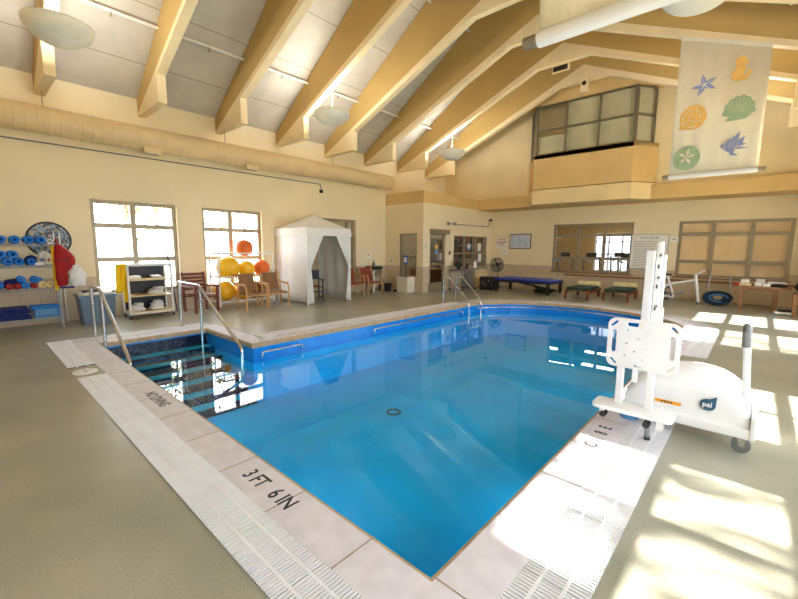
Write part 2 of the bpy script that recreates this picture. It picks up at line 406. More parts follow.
# bay window block
def bay():
    F = [(-6.46, 14.2), (-6.0, 13.5), (-3.0, 13.5), (-2.5, 14.2)]
    zb, zt = 4.68, 6.23
    mb = MB()
    def panel(a, b, z0, z1, off=0.0, th=0.12, m=0):
        a = Vector((*a, 0)); b = Vector((*b, 0)); d = (b-a).normalized(); n = Vector((d.y, -d.x, 0))
        vs = []
        for z in (z0, z1):
            for p, q in ((a, off), (b, off), (b, off-th), (a, off-th)): vs.append(p + n*q + Vector((0,0,z)))
        mb.add(vs, [(0,1,2,3),(4,5,6,7),(0,1,5,4),(1,2,6,5),(2,3,7,6),(3,0,4,7)], m)
    for a, b in zip(F[:-1], F[1:]):
        panel(a, b, 3.55, zb); panel(a, b, zt, 7.0)
    mb2 = mb
    mb.prism([F[0], (F[1][0]-.01, F[1][1]-.02), (F[2][0]+.01, F[2][1]-.02), F[3]], 3.05, 3.525, 'z', 1)
    mb.prism([F[0], F[1], F[2], F[3]], 4.55, zb-.02, 'z')
    struct(mb.build('wall_bay', ['gold', 'bandcream']))
    w = sempty('window_6')
    fr = MB(); gl = MB(); bl = MB()
    def P(a, b, t, z, off): 
        a = Vector((*a, 0)); b = Vector((*b, 0)); d = (b-a).normalized(); n = Vector((d.y, -d.x, 0))
        return a.lerp(b, t) + n*off + Vector((0,0,z))
    for (a, b), ts in (((F[0], F[1]), (0.12, 1)), ((F[1], F[2]), (0, .333, .667, 1)), ((F[2], F[3]), (0, .78))):
        zm = 5.45
        for z in (zb, zm, zt): fr.bar(P(a,b,ts[0],z,-.03), P(a,b,ts[-1],z,-.03), 0.06, 0.055)
        for t in ts: fr.bar(P(a,b,t,zb,-.03), P(a,b,t,zt,-.03), 0.06 if 0 < t < 1 else 0.08)
        gl.add([P(a,b,ts[0],zb,-.05), P(a,b,ts[-1],zb,-.05), P(a,b,ts[-1],zt,-.05), P(a,b,ts[0],zt,-.05)], [(0,1,2,3)])
        for i, (t0, t1) in enumerate(zip(ts[:-1], ts[1:])):
            zlo = zb+.03 if (len(ts) == 4) else zb
            top = zt
            if len(ts) == 4 and i == 0: top = 5.28
            bl.add([P(a,b,t0,zlo,-.12), P(a,b,t1,zlo,-.12), P(a,b,t1,top,-.12), P(a,b,t0,top,-.12)], [(0,1,2,3)])
    fr.build('window_frame', 'darkbronze', w); gl.build('glass', 'glass', w); bl.build('blind', 'blind', w, solid=0.01)
bay()

# trusses: deep gold webs on pale bottom chords
def truss(y):
    t = 0.16
    mb = MB()
    low = [(XL, 4.31), (-8.92, 4.31), (-8.92, 4.83), (-5.04, 6.466), (-3.654, 6.466), (.226, 4.83), (.226, 4.31), (XR, 4.31)]
    mb.prism(low + [(XR, 4.34), (XC, 6.94), (XL, 4.34)], y, y+t, 'y', 0)
    mb.prism([(XL, 4.34), (XC, 6.94), (XR, 4.34), (XR, ZW-.02), (XC, ZRIDGE-.02), (XL, ZW-.02)], y+.012, y+t-.012, 'y', 1)
    o = mb.build('beam', ['chord', 'webgold']); struct(o); return o
b0 = truss(0); BY = [1.19+1.666*k for k in range(-2, 8)]
b0.location.y = BY[0]
for y in BY[1:]:
    c = b0.copy(); COL.objects.link(c); c.location.y = y

# ------------------------------------------------------------------ pool
PX0, PX1, PY0, PYN, PXS, PYA = -7.55, -1.01, 1.36, 2.97, -5.8, 9.4
arc = []
for i in range(0, 41):
    a = PI - PI*i/40
    arc.append((-3.405 + 2.395*math.cos(a), PYA + 1.75*math.sin(a)))
path = [(PX1, PY0), (PX0, PY0), (PX0, PYN), (PXS, PYN)] + arc      # clockwise seen from above
def offset(path, d):
    # outward offset with mitres
    n = len(path); out = []
    for i in range(n):
        p0, p1, p2 = Vector(path[i-1]), Vector(path[i]), Vector(path[(i+1) % n])
        e1 = (p1-p0).normalized(); e2 = (p2-p1).normalized()
        n1 = Vector((-e1.y, e1.x)); n2 = Vector((-e2.y, e2.x))
        b = (n1+n2); b = b/ max(1e-6, b.length); c = max(0.3, b.dot(n1))
        out.append(tuple(p1 + b*(d/c)))
    return out
area = sum(path[i-1][0]*path[i][1]-path[i][0]*path[i-1][1] for i in range(len(path)))
SGN = 1 if area < 0 else -1
def off(d): return offset(path, d*SGN)
# deck with the pool cut out
def ring_fill(outer, inner, z, name, m):
    bm = bmesh.new(); ed = []
    for loop in (outer, inner):
        vs = [bm.verts.new((x, y, z)) for x, y in loop]
        for i in range(len(vs)): ed.append(bm.edges.new((vs[i-1], vs[i])))
    bmesh.ops.triangle_fill(bm, use_beauty=True, edges=ed)
    for f in bm.faces:
        f.normal_update()
        if f.normal.z < 0: f.normal_flip()
    me = bpy.data.meshes.new(name); bm.to_mesh(me); bm.free(); me.materials.append(M[m])
    o = bpy.data.objects.new(name, me); COL.objects.link(o); return o
struct(ring_fill([(XL-.3, YF-.3), (XR+.3, YF-.3), (XR+.3, YB+.3), (XL-.3, YB+.3)], off(0.15), 0.0, 'floor', 'floor'))
# coping
mb = MB()
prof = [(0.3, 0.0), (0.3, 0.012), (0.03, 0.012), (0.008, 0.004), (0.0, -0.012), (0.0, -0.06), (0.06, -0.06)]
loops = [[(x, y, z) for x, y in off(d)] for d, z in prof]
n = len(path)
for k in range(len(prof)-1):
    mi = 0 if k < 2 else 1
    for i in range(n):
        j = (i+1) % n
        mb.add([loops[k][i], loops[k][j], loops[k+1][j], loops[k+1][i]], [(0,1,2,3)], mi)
JO = 0.375
# joints across the stones
def joint(x0, y0, x1, y1):
    a = Vector((x0, y0, 0.0125)); b = Vector((x1, y1, 0.0125)); d = (b-a).normalized(); s_ = Vector((-d.y, d.x, 0))*0.005
    mb.add([a-s_, a+s_, b+s_, b-s_], [(0,1,2,3)], 2)
x = -1.01-JO
while x > PX0: joint(x, 1.06, x, 1.352); x -= 0.61
y = 1.36
while y < PYA: joint(-0.71, y, -1.0, y); y += 0.61
y = PYN+.3
while y < PYA: joint(-6.1, y, -5.808, y); y += 0.61
for y in (1.36, 1.9, 2.44, 2.97): joint(-7.85, y, -7.558, y)
for x in (-7.55, -6.97, -6.38): joint(x, 2.978, x, 3.27)
oo, oi = off(0.3), off(0.008)
for i in range(6, n-1, 4): joint(*oo[i], *oi[i])
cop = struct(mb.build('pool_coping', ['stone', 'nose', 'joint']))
cop['label'] = 'pale stone coping with dark depth markings around the pool'
Rz = lambda a: Matrix.Rotation(a, 4, 'Z')
T_ = Matrix.Translation
text('3 FT   6 IN', 'depth_marking', 0.15, 'ink', cop, T_((-2.46, 1.145, 0.0125)), 0.0006, sx=0.80)
text('NO DIVING', 'warning_marking', 0.145, 'ink', cop, T_((-4.62, 1.155, 0.0125)), 0.0006, sx=0.66)
text('O   I   8   E', 'depth_marking', 0.14, 'ink', cop, T_((-0.80, 3.19, 0.0125)) @ Rz(PI/2), 0.0006, sx=.72)
# gutter grates
def grate(x0, x1, y0, y1, along, pitch=0.021):
    mb = MB(); mb.box(x0, x1, y0, y1, 0.0005, 0.002, 1)  # flat dark sheet standing in for the shade between the slats
    z0, z1 = 0.002, 0.011
    L0, L1 = (x0, x1) if along == 'x' else (y0, y1); W0, W1 = (y0, y1) if along == 'x' else (x0, x1)
    def B(a, b, c, d):
        if along == 'x': mb.box(a, b, c, d, z0, z1)
        else: mb.box(c, d, a, b, z0, z1)
    k = int((L1-L0)/pitch)
    for i in range(k):
        B(L0+i*pitch, L0+i*pitch+pitch*(0.56 if i % 29 else .42), W0, W1)
    W = W1-W0; z0, z1 = .001, .0116
    for t in (0.30, 0.67): B(L0, L1, W0+W*t-.008, W0+W*t+.008)
    return mb
mb = grate(-5.72, -0.41, .78, 1.08, 'x')
for q in (grate(-8.2, -6.28, .78, 1.08, 'x', 0.03), grate(-8.2, -7.88, 1.08, 3.2, 'y', 0.03), grate(-6.42, -6.12, 3.32, PYA, 'y', 0.03),
          grate(-.71, -.41, 1.08, 5.6, 'y'), grate(-.71, -.41, 7.04, PYA, 'y', 0.03)):
    mb.add(q.v, q.f); mb.m[-len(q.m):] = q.m
o3, o6 = off(0.31), off(0.6)
for i in range(4, n-1):
    mb.add([(*o3[i], .002), (*o3[i+1], .002), (*o6[i+1], .002), (*o6[i], .002)], [(0,1,2,3)], 1)
    for q in range(6):
        a, b = q/6, (q+0.66)/6
        l = lambda P, Q, t: (P[0]+(Q[0]-P[0])*t, P[1]+(Q[1]-P[1])*t, .008)
        mb.add([l(o3[i], o3[i+1], a), l(o3[i], o3[i+1], b), l(o6[i], o6[i+1], b), l(o6[i], o6[i+1], a)], [(0,1,2,3)], 0)
struct(mb.build('trim_gutter_grate', ['grate', 'gapshade']))
# basin
mb = MB(); D = -0.95
def wallring(z0, z1, m, d0=0.03):
    lp = off(d0)
    for i in range(n):
        j = (i+1) % n
        mb.add([(*lp[i], z0), (*lp[j], z0), (*lp[j], z1), (*lp[i], z1)], [(0,1,2,3)], m)
wallring(-0.055, -0.32, 0); wallring(-0.32, D, 1)
mb.add([(*p, D) for p in off(0.03)], [tuple(range(n))], 1)
for i in range(6):                                   # entry steps down the niche
    x0 = PX0+0.0+0.3*i; z = -0.29-0.11*i
    mb.box(PX0-.02, x0+0.3, PY0-.02, PYN+.02, D, z, 2)
    mb.box(x0+0.24, x0+0.302, PY0-.02, PYN+.02, z-0.12, z+0.003, 3)
mb.box(PX0-.04, PX0-.015, PY0-.02, PYN+.02, -0.36, -0.09, 3)
mb.tube([(-3.9+.10*math.cos(2*PI*i/24), 4.22+.10*math.sin(2*PI*i/24), D+.01) for i in range(24)], .012, 6, 3, closed=True)
struct(mb.build('pool_basin', ['bluetile', 'plaster', 'tread', 'navy']))
mb = MB().add([(*p, -0.25) for p in off(0.029)], [tuple(range(n))]); struct(mb.build('water', 'water'))
# added underwater lamps, out of view in the near walls, to brighten the water
M['addedlens'] = emis('added_lamp_lens', (225, 245, 255), 1.0)
def added_lamp(x, y, rz, label):
    t = thing('added_lamp', label, 'added lamp', (x, y, -.58), rz, 'added underwater lamps in the pool walls')
    MB().lathe([(.13, 0), (.13, .03), (.10, .04), (.10, 0)], (0, 0, 0), 24, 0, 'y', cap=False).build('rim', 'steel', t)
    MB().lathe([(.10, .02), (.07, .035), (.0001, .04)], (0, 0, 0), 20, 0, 'y').build('lens', 'addedlens', t)
    ADDED_LAMPS.append((x, y, rz))
ADDED_LAMPS = []
added_lamp(-5.4, 1.33, 0, 'added underwater lamp below the coping, nearest the steps')
added_lamp(-3.0, 1.33, 0, 'added underwater lamp below the depth marking')
added_lamp(-.98, 3.4, PI/2, 'added underwater lamp in the wall below the lift')
added_lamp(-.98, 7.0, PI/2, 'added underwater lamp in the wall beyond the lift')
# grab bars on the pool wall
def grab(a, b, nrm, label, k=2):
    a = Vector(a); b = Vector(b); nrm = Vector(nrm); mb = MB(); r = 0.016
    d = (b-a).normalized()
    dz = Vector((0, 0, -.09)); mb.tube(bend([a+dz-nrm*.03, a+dz+nrm*0.09, a+nrm*0.09, b+nrm*0.09, b+dz+nrm*0.09, b+dz-nrm*.03], 0.045), r, 8)
    o = mb.build('grab_bar', 'steel'); tag(o, label, 'grab bar', 'steel grab bars along the pool wall')
    return o
xs = PXS-.02
grab((xs, 3.1, -.13), (xs, 3.85, -.13), (1,0,0), 'short steel grab bar on the pool wall beside the entry steps')
grab((xs, 5.6, -.13), (xs, 8.9, -.13), (1,0,0), 'long steel grab bar on the pool wall before the ladder')
lp = off(0.02); pts = []
lpi = off(-0.08)
mb = MB(); mb.tube([(*lp[6], -.13)] + [(*p, -.13) for p in lpi[6:n-3]] + [(*lp[n-4], -.13)], 0.016, 8)
for i in range(8, n-3, 5): mb.tube([(*lpi[i], -.13), (*lpi[i], -.2), (*lp[i], -.24)], 0.013, 6)
tag(mb.build('grab_bar', 'steel'), 'curved steel grab bar following the rounded far end of the pool', 'grab bar', 'steel grab bars along the pool wall')
# skimmer lid between the two grates
t = thing('skimmer_lid', 'round white skimmer lid set in the deck between two grates', 'skimmer lid', (-6.0, 0.9, 0))
MB().lathe([(0.125, 0), (0.125, .012), (0.105, .015), (0.0001, .015)], n=28).build('lid', 'white', t)
for dx in (-.05, .05): MB().cyl((dx, 0, 0), .012, .015, .017, n=10).build('lid_hole', 'gapshade', t)

# step hand rails
def steprail2(xb, xm, xf, y, zf, label):
    t = thing('handrail', label, 'handrail', (xb, y, 0), 0, 'bent steel rails at the pool steps')
    r = 0.024; m_ = xm-xb; f_ = xf-xb
    MB().tube(bend([(-.02, 0, .55), (-.02, 0, .86), (m_-.05, 0, .86), (f_, 0, zf), (f_, 0, zf-.5)], 0.08), r, 10).build('rail', 'steel', t)
    MB().tube([(.03, 0, .012), (.03, 0, .85)], r, 10).build('post', 'steel', t)
    MB().tube([(m_, 0, -.42), (m_, 0, .84)], r, 10).build('post', 'steel', t)
    MB().lathe([(.05, .0), (.05, .014), (.026, .022)], (.03, 0, 0), 14).build('flange', 'steel', t)
steprail2(-8.25, -7.55, -6.2, 1.42, -.02, 'bent steel handrail at the steps, on the side nearer the grate')
steprail2(-8.2, -7.2, -5.72, 2.76, .0, 'bent steel handrail at the steps, on the blue tiled side')
# ladder rails at the far curve
t = thing('pool_ladder', 'pair of arched steel ladder rails at the far end of the pool', 'ladder', (-6.5, 9.05, 0))
for y in (0.0, 0.62):
    MB().tube(bend([(0, y, 0), (0.02, y, .74), (.2, y, .74), (.86, y, .1), (.86, y, -.9)], 0.16), 0.022, 10).build('rail', 'steel', t)
for z in (-.35, -.62): MB().bar((.86, 0, z), (.86, .62, z), .05, .03).build('rung', 'white', t)

# ------------------------------------------------------------------ windows
def window(name, loc, rz, w, z0, z1, vs, hs, fw=0.1, pane='glass', depth=0.07, extra=None):
    e = sempty(name, loc, rz); fr = MB(); d = depth/2
    for i, v in enumerate(vs): fr.box(v-fw/2, v+fw/2, -d, d, z0, z1)
    for h in hs: fr.box(-w/2, w/2, -d*0.98, d*0.98, h-fw/2, h+fw/2)
    fr.box(-w/2, -w/2+fw*.8, -d, d, z0, z1); fr.box(w/2-fw*.8, w/2, -d, d, z0, z1)
    fr.box(-w/2, w/2, -d*.99, d*.99, z0, z0+fw*.8); fr.box(-w/2, w/2, -d*.99, d*.99, z1-fw*.8, z1)
    fr.build('window_frame', 'bronze', e)
    MB().add([(-w/2, 0, z0), (w/2, 0, z0), (w/2, 0, z1), (-w/2, 0, z1)], [(0,1,2,3)]).build('glass', pane, e)
    return e
for i, (h, vm) in enumerate(zip(LW, (2.65, 4.83, 8.85))):
    c = (h[0]+h[1])/2; w = h[1]-h[0]
    e_ = window('window_%d' % (i+1), (XL-.12, c, 0), PI/2, w, h[2], h[3], [vm-c], [1.96, 1.24])
    if i == 2: MB().box(-w/2+.02, w/2-.02, .05, .06, h[2]+.02, h[3]-.02).build('roller_shade', 'blind', e_)  # added blind, keeps these panes dim in place of a darker outside view
    mbs = MB().box(XL-.25, XL+.03, h[0]-.03, h[1]+.03, h[2]-.05, h[2]); struct(mbs.build('trim_sill', 'wall'))
for i, h in enumerate(RW):
    window('window_%d' % (i+11), (XR+.12, (h[0]+h[1])/2, 0), -PI/2, h[1]-h[0], h[2], h[3], [0], [2.08, 1.37], 0.055)
for i, h in enumerate(FW):
    window('window_%d' % (i+21), ((h[0]+h[1])/2, YF-.1, 0), PI, h[1]-h[0], h[2], h[3], [0], [1.96, 1.24])
h = BW[0]; c = (h[0]+h[1])/2
window('window_4', (c, YB+.06, 0), 0, h[1]-h[0], h[2], h[3], [-4.95-c, -4.08-c], [2.04, 1.21])
h = BW[1]; c = (h[0]+h[1])/2
w5 = window('window_5', (c, YB+.05, 0), 0, h[1]-h[0], h[2], h[3], [-1.07-c, -.19-c], [2.03, 1.19])
mb = MB()
for a, b in ((h[0]-c+.03, -1.09-c), (-1.05-c, -.21-c), (-.17-c, h[1]-c-.03)): mb.box(a, b, .06, .065, h[2]+.02, h[3])
mb.build('roller_shade', 'shade', w5)
mb = MB(); mb.box(-5.9, -3.1, YB-.03, YB+.02, .66, .70); mb.box(-5.35, 0.9, YB-.06, YB+.001, .56, .62); mb.box(-1.98, .72, YB-.03, YB+.02, .67, .71)
struct(mb.build('trim_ledge', 'wood'))
# office windows, door
window('window_7', (-9.175, OY+.08, 0), 0, .81, .52, 2.03, [], [1.22], 0.05)
window('window_8', (OX-.08, 13.665, 0), PI/2, 2.47, .80, 2.01, [-.42, .42], [1.34], 0.05)
d1 = sempty('door_1', (OX-.06, (DOOR[0]+DOOR[1])/2, 0), PI/2)
w = DOOR[1]-DOOR[0]; mb = MB()
for a, b, z0, z1 in ((-w/2, -w/2+.1, 0, 2.1), (w/2-.1, w/2, 0, 2.1), (-w/2, w/2, 0, .3), (-w/2, w/2, .92, 1.0), (-w/2, w/2, 1.98, 2.1)): mb.box(a, b, -.025, .025, z0, z1)
mb.build('door_frame', 'bronze', d1)
MB().add([(-w/2, 0, .2), (w/2, 0, .2), (w/2, 0, 2.0), (-w/2, 0, 2.0)], [(0,1,2,3)]).build('glass', 'glass', d1)
mb = MB(); mb.tube([(w/2-.05, -.03, .95), (w/2-.05, -.09, .95), (w/2-.05, -.09, 1.12), (w/2-.05, -.03, 1.12)], .012, 8); mb.build('door_handle', 'steel', d1)
mb = MB(); mb.box(-.5, .66, -.12, .02, 2.03, 2.19); mb.build('door_header', 'bronze', d1)
# office interior
mb = MB(); mb.box(-10.2, OX-.15, 15.12, 15.18, 0, 3.04); mb.box(-10.2, -10.15, 10.8, 15.15, 0, 3.04); struct(mb.build('wall_office_interior', 'officewall'))
# gym behind the back wall
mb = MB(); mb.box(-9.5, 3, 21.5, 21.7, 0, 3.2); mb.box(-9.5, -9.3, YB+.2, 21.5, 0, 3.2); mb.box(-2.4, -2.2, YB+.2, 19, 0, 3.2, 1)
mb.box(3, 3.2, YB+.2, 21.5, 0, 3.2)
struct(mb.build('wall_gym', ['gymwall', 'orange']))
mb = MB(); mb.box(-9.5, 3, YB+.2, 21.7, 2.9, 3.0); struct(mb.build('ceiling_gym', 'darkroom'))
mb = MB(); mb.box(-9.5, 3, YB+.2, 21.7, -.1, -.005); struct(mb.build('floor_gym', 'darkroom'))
M['tubelight'] = emis('tube_light', (255, 246, 226), 14)
t0 = None
for x, y in ((-7.6, 19.5), (-6.0, 17.0), (-4.6, 17.6), (-3.6, 16.6), (-5.2, 20)):
    o = MB().box(-.6, .6, -.12, .12, 2.86, 2.9).build('strip_light', 'tubelight'); o.location = (x, y, 0)
    tag(o, 'lit ceiling strip light in the exercise room behind the back window', 'light', 'strip lights in the exercise room')
M['gymwin'] = emis('bright_gym_window', (225, 238, 255), 1.6)
w9 = sempty('window_9', (-5.2, 21.48, 0)); MB().box(-.9, .9, -.03, 0, .5, 2.3).build('glass', 'gymwin', w9)
mb = MB()
for x in (-.9, -.3, .3, .9): mb.box(x-.04, x+.04, -.06, -.03, .5, 2.3)
for z in (.5, 1.3, 1.9, 2.3): mb.box(-.9, .9, -.06, -.03, z-.03, z+.03)
mb.build('window_frame', 'white', w9)
def machine(x, y, rz, first=None):
    t = thing('exercise_machine', 'dark exercise machine standing in the room behind the back window', 'exercise machine', (x, y, 0), rz, 'exercise machines in the far room')
    MB().box(-.35, .35, -.8, .8, .02, .2).build('deck', 'black', t, bevel=.03)
    for s in (-.33, .33): MB().bar((s, .6, .2), (s, .8, 1.25), .06).tube([(s, .75, 1.1), (s, .2, 1.0)], .025, 8).build('upright', 'galv', t)
    MB().box(-.2, .2, .74, .82, 1.2, 1.4).build('console', 'dark', t, bevel=.02)
    return t
m0 = machine(-7.2, 18.4, 2.7)
for x, y, r in ((-6.0, 18.3, 2.9), (-4.9, 17.9, 3.0), (-6.2, 16.7, 2.9), (-4.5, 20.2, 3.1), (-3.6, 17.9, 3.0), (-7.8, 20.6, 2.8)): dup(m0, (x, y, 0), r, m0['label'])

# ------------------------------------------------------------------ things on the walls and ceiling
# air duct with registers
t = thing('air_duct', 'long round cream duct running along the top of the window wall', 'duct', (-9.93, 0, 3.8))
pr = []; y = YF+.05; mb = MB()
mb.cyl((0, 0, 0), .235, -3.1, 10.5, 'y', 28)
k = 0
y = -3
while y < 10.5:
    mb.lathe([(.234, y-.03), (.245, y), (.234, y+.03)], (0,0,0), 28, 0, 'y'); y += .16
mb.build('tube', 'duct', t)
for yy in (-1.5, 2.95, 5.2):
    r_ = MB().box(-.02, .2, yy-.16, yy+.16, -.32, -.2).build('register', 'duct', t)
    MB().box(0.0, .18, yy-.13, yy+.13, -.325, -.318).build('grille', 'galv', r_)
for yy in (1.26, 4.6, 7.9): MB().tube([(0, yy, .2), (0, yy, .55)], .008, 6).build('hanger', 'bronze', t)
# conduit under the duct
t = thing('conduit', 'thin grey conduit clipped to the wall beneath the long duct', 'conduit', (XL+.016, 0, 0))
MB().tube(bend([(0, -3, 3.46), (0, 7.7, 3.46), (0, 7.7, 3.3)], .08), .013, 8).build('pipe', 'grey', t)
MB().box(-.014, .04, 7.65, 7.75, 3.2, 3.3).build('end_box', 'dark', t)
# sprinkler pipes through the bays
def sprink(x, z, label):
    t = thing('sprinkler_pipe', label, 'pipe', (x, 0, z), 0, 'white sprinkler pipes under the ceiling')
    MB().tube([(0, YF+.1, 0), (0, YG-.05, 0)], .028, 8).build('pipe', 'pvc', t)
    for y in BY[:-1]: MB().tube([(0, y+.95, -.02), (0, y+.95, -.08)], .012, 6).cyl((0, y+.95, -.09), .025, 0, .008, 'z', 8).build('sprinkler_head', 'bronze', t)
sprink(-8.71, 5.57, 'white sprinkler pipe low on the window side of the ceiling')
sprink(-6.2, 7.2, 'white sprinkler pipe higher on the window side, nearer the ridge')
sprink(0.016, 5.57, 'white sprinkler pipe low on the banner side of the ceiling')
# bowl pendants
def bowl(x, y, z, label):
    t = thing('pendant_lamp', label, 'pendant lamp', (x, y, z), 0, 'frosted bowl pendants')
    R, dep = .42, .29; prof = []
    for i in range(13):
        a = PI/2*i/12; prof.append((max(1e-4, R*math.sin(a)), -dep*math.cos(a)))
    prof += [(R*.97, .005)] + [(max(1e-4, (R-.02)*math.sin(PI/2*i/12)), -(dep-.02)*math.cos(PI/2*i/12)) for i in range(12, -1, -1)]
    MB().lathe(prof, n=40).build('bowl', 'frost', t)
    MB().tube([(0, 0, -.1), (0, 0, .55)], .018, 8).build('stem', 'chord', t)
    MB().lathe([(.05, .06), (.03, .12)], n=12).build('collar', 'galv', t)
    return t
BOWLS = [(-7.86, 1.27), (-7.86, 6.27), (-7.86, 11.26), (-.83, 1.27), (-.83, 6.27), (-.83, 11.26)]
LBL = ['large frosted bowl lamp nearest the storage rack end of the hall', 'frosted bowl lamp hanging above the white tent side, middle of its row', 'frosted bowl lamp hanging in front of the office block',
       'frosted bowl lamp out over the near deck', 'frosted bowl lamp at the top edge between the two banners', 'frosted bowl lamp hidden behind the patterned banner']
for (x, y), l in zip(BOWLS, LBL): bowl(x, y, 4.72, l)
# small devices on trusses
t = thing('wall_speaker', 'small cream speaker box under the beam by the bay window', 'speaker', (-4.25, 12.8, 6.52)); MB().box(-.1, .1, -.12, .02, -.42, 0).build('case', 'chord', t, bevel=.01); MB().cyl((0, -.12, -.17), .06, -.005, .004, 'y', 14).build('grille', 'black', t)
t = thing('beam_vent', 'small dark vent box fixed to the gold face of a beam', 'vent', (-4.36, 11.19, 6.16)); MB().box(-.22, .22, -.07, .0, .05, .21).build('case', 'chord', t); MB().box(-.19, .19, -.08, -.06, .07, .19).build('slot', 'black', t)

# banners
def flat(o, mb, name, m, parent): return mb.build(name, m, parent)
PLACE = {'starfish': (-.30, 1.62, .72, .07, -.03), 'seahorse': (.37, 2.0, .72, -.10, -.28), 'nautilus': (-.42, 1.02, .84, .07, .03), 'scallop': (.36, 1.2, .66, -.06, -.12), 'sand': (-.47, .30, .86, .08, .02), 'angelfish': (.38, .5, .68, -.10, -.04)}
def banner(loc, w, ztop_l, ztop_r, label, prints, hem=.05):
    t = thing('hanging_banner', label, 'banner', loc)
    mb = MB(); N = 24; rows = 2; vs = []; fs = []
    for j in range(2):
        for i in range(N+1):
            u = -w/2 + w*i/N; zt = ztop_l + (ztop_r-ztop_l)*i/N
            z = 0.03 if j == 0 else zt
            vs.append((u, 0.012*math.sin(i*1.3)*(1 if j == 0 else .6), z))
    fs = [(i, i+1, N+2+i, N+1+i) for i in range(N)]
    mb.add(vs, fs, 0, True); mb.build('cloth', 'bantex', t, solid=.006)
    MB().tube([(-w/2, 0, 0), (w/2, 0, 0)], hem, 14).build('hem_pocket', 'white', t)
    MB().tube([(-w/2-.1, 0, 0), (w/2+.1, 0, 0)], .04, 12).build('rod', 'bronze', t)
    MB().box(-w/2, w/2, -.02, .02, -.03, .03).xf(Matrix(((1,0,0,0),(0,1,0,0),((ztop_r-ztop_l)/w,0,1,(ztop_l+ztop_r)/2),(0,0,0,1)))).build('top_batten', 'ivory', t)
    for nm, mb2, m in prints:
        k = nm.split('_')[0]
        if k in PLACE:
            cx, cz, s_, dx, dz = PLACE[k]; mb2.v = [(cx+dx+(x-cx)*s_, y, cz+dz+(z-cz)*s_*(1.3 if k == 'scallop' else 1)) for x, y, z in mb2.v]
        mb2.build(nm, m, t)
    return t
def shape(polys, y=-.02):
    mb = MB()
    for i, p in enumerate(polys): mb.prism(p, y-.0004*i, y+.003, 'y')
    return mb
def circ(cx, cz, rx, rz, n=24, a0=0, a1=2*PI, wob=0, k=5): return [(cx+rx*(1+wob*math.sin(k*(a0+(a1-a0)*i/n)))*math.cos(a0+(a1-a0)*i/n), cz+rz*(1+wob*math.sin(k*(a0+(a1-a0)*i/n)))*math.sin(a0+(a1-a0)*i/n)) for i in range(n)]
def star(cx, cz, R, r, n, rot): 
    return [(cx+(R if i % 2 == 0 else r)*math.cos(rot+PI*i/n), cz+(R if i % 2 == 0 else r)*math.sin(rot+PI*i/n)) for i in range(2*n)]
pr = []
# local frame: x right (-.66 .. .66), z up from the rod
st = []
for i in range(5):
    a = 1.75+2*PI*i/5 + (.12 if i % 2 else -.1); p = Vector((-.30, 1.62)); d = Vector((math.cos(a), math.sin(a))); q = Vector((-d.y, d.x))
    L = .27
    pts = [p+q*.055, p+d*L*.5+q*.045+q*.02, p+d*L+q*.03, p+d*L*.5-q*.03, p-q*.055]
    st.append([tuple(v) for v in pts])
pr.append(('starfish_print', shape(st), 'pblue'))
pr.append(('starfish_lines', shape([[(-.30+.012*math.cos(1.75+2*PI*i/5+1.57), 1.62+.012*math.sin(1.75+2*PI*i/5+1.57)), (-.30+.2*math.cos(1.75+2*PI*i/5), 1.62+.2*math.sin(1.75+2*PI*i/5)), (-.30-.012*math.cos(1.75+2*PI*i/5+1.57), 1.62-.012*math.sin(1.75+2*PI*i/5+1.57))] for i in range(5)], -.024), 'bantex'))
sh = [circ(.36, 2.02, .10, .13, 18), circ(.35, 2.20, .11, .10, 18), [(.42, 2.22), (.52, 2.14), (.52, 2.10), (.42, 2.12)], [(.30, 2.06), (.20, 1.98), (.20, 1.82), (.30, 1.86)], circ(.33, 1.86, .11, .12, 18), [(.30, 1.76), (.48, 1.74), (.56, 1.86), (.50, 1.90), (.44, 1.84), (.36, 1.84)], [(.50, 1.82), (.56, 1.86), (.56, 1.96), (.50, 1.96)]]
pr.append(('seahorse_print', shape(sh), 'porange'))
pr.append(('nautilus_print', shape([circ(-.42, 1.02, .24, .26, 30), [(-.62, .98), (-.66, .78), (-.42, .78)]]), 'porange'))
sp = []
for i in range(28):
    a = i*.42; r = .02+.0075*i
    sp.append((-.42+r*math.cos(a), 1.02+r*math.sin(a)))
mb = MB(); mb.tube([(p[0], -.021, p[1]) for p in sp], .007, 4)
for i in range(7):
    a = i*.9; mb.tube([(-.42+.09*math.cos(a), -.021, 1.02+.09*math.sin(a)), (-.42+.22*math.cos(a+.35), -.021, 1.02+.24*math.sin(a+.35))], .006, 4)
pr.append(('nautilus_lines', mb, 'bantex'))
fan = [(.30, 1.02)] + [(.36+.33*math.cos(a)*(1+.04*math.cos(14*a)), 1.12+.32*math.sin(a)*(1+.04*math.cos(14*a))) for a in [(-.15+3.4*i/30) for i in range(31)]]
pr.append(('scallop_print', shape([fan, [(.10, .96), (.16, 1.04), (.56, 1.08), (.62, 1.04), (.52, .97)]]), 'pgreen'))
mb = MB()
for i in range(9):
    a = .3+2.5*i/8; mb.tube([(.33+.08*math.cos(a), -.021, 1.08+.08*math.sin(a)), (.36+.29*math.cos(a), -.021, 1.13+.28*math.sin(a))], .006, 4)
pr.append(('scallop_lines', mb, 'bantex'))
pr.append(('sand_dollar_print', shape([circ(-.47, .30, .24, .26, 30)]), 'pgreen'))
pr.append(('sand_dollar_petals', shape([[(-.47, .31), (-.47+.10*math.cos(a-.3), .33+.11*math.sin(a-.3)), (-.47+.17*math.cos(a), .33+.18*math.sin(a)), (-.47+.10*math.cos(a+.3), .33+.11*math.sin(a+.3))] for a in [1.4+2*PI*i/5 for i in range(5)]], -.024), 'bantex'))
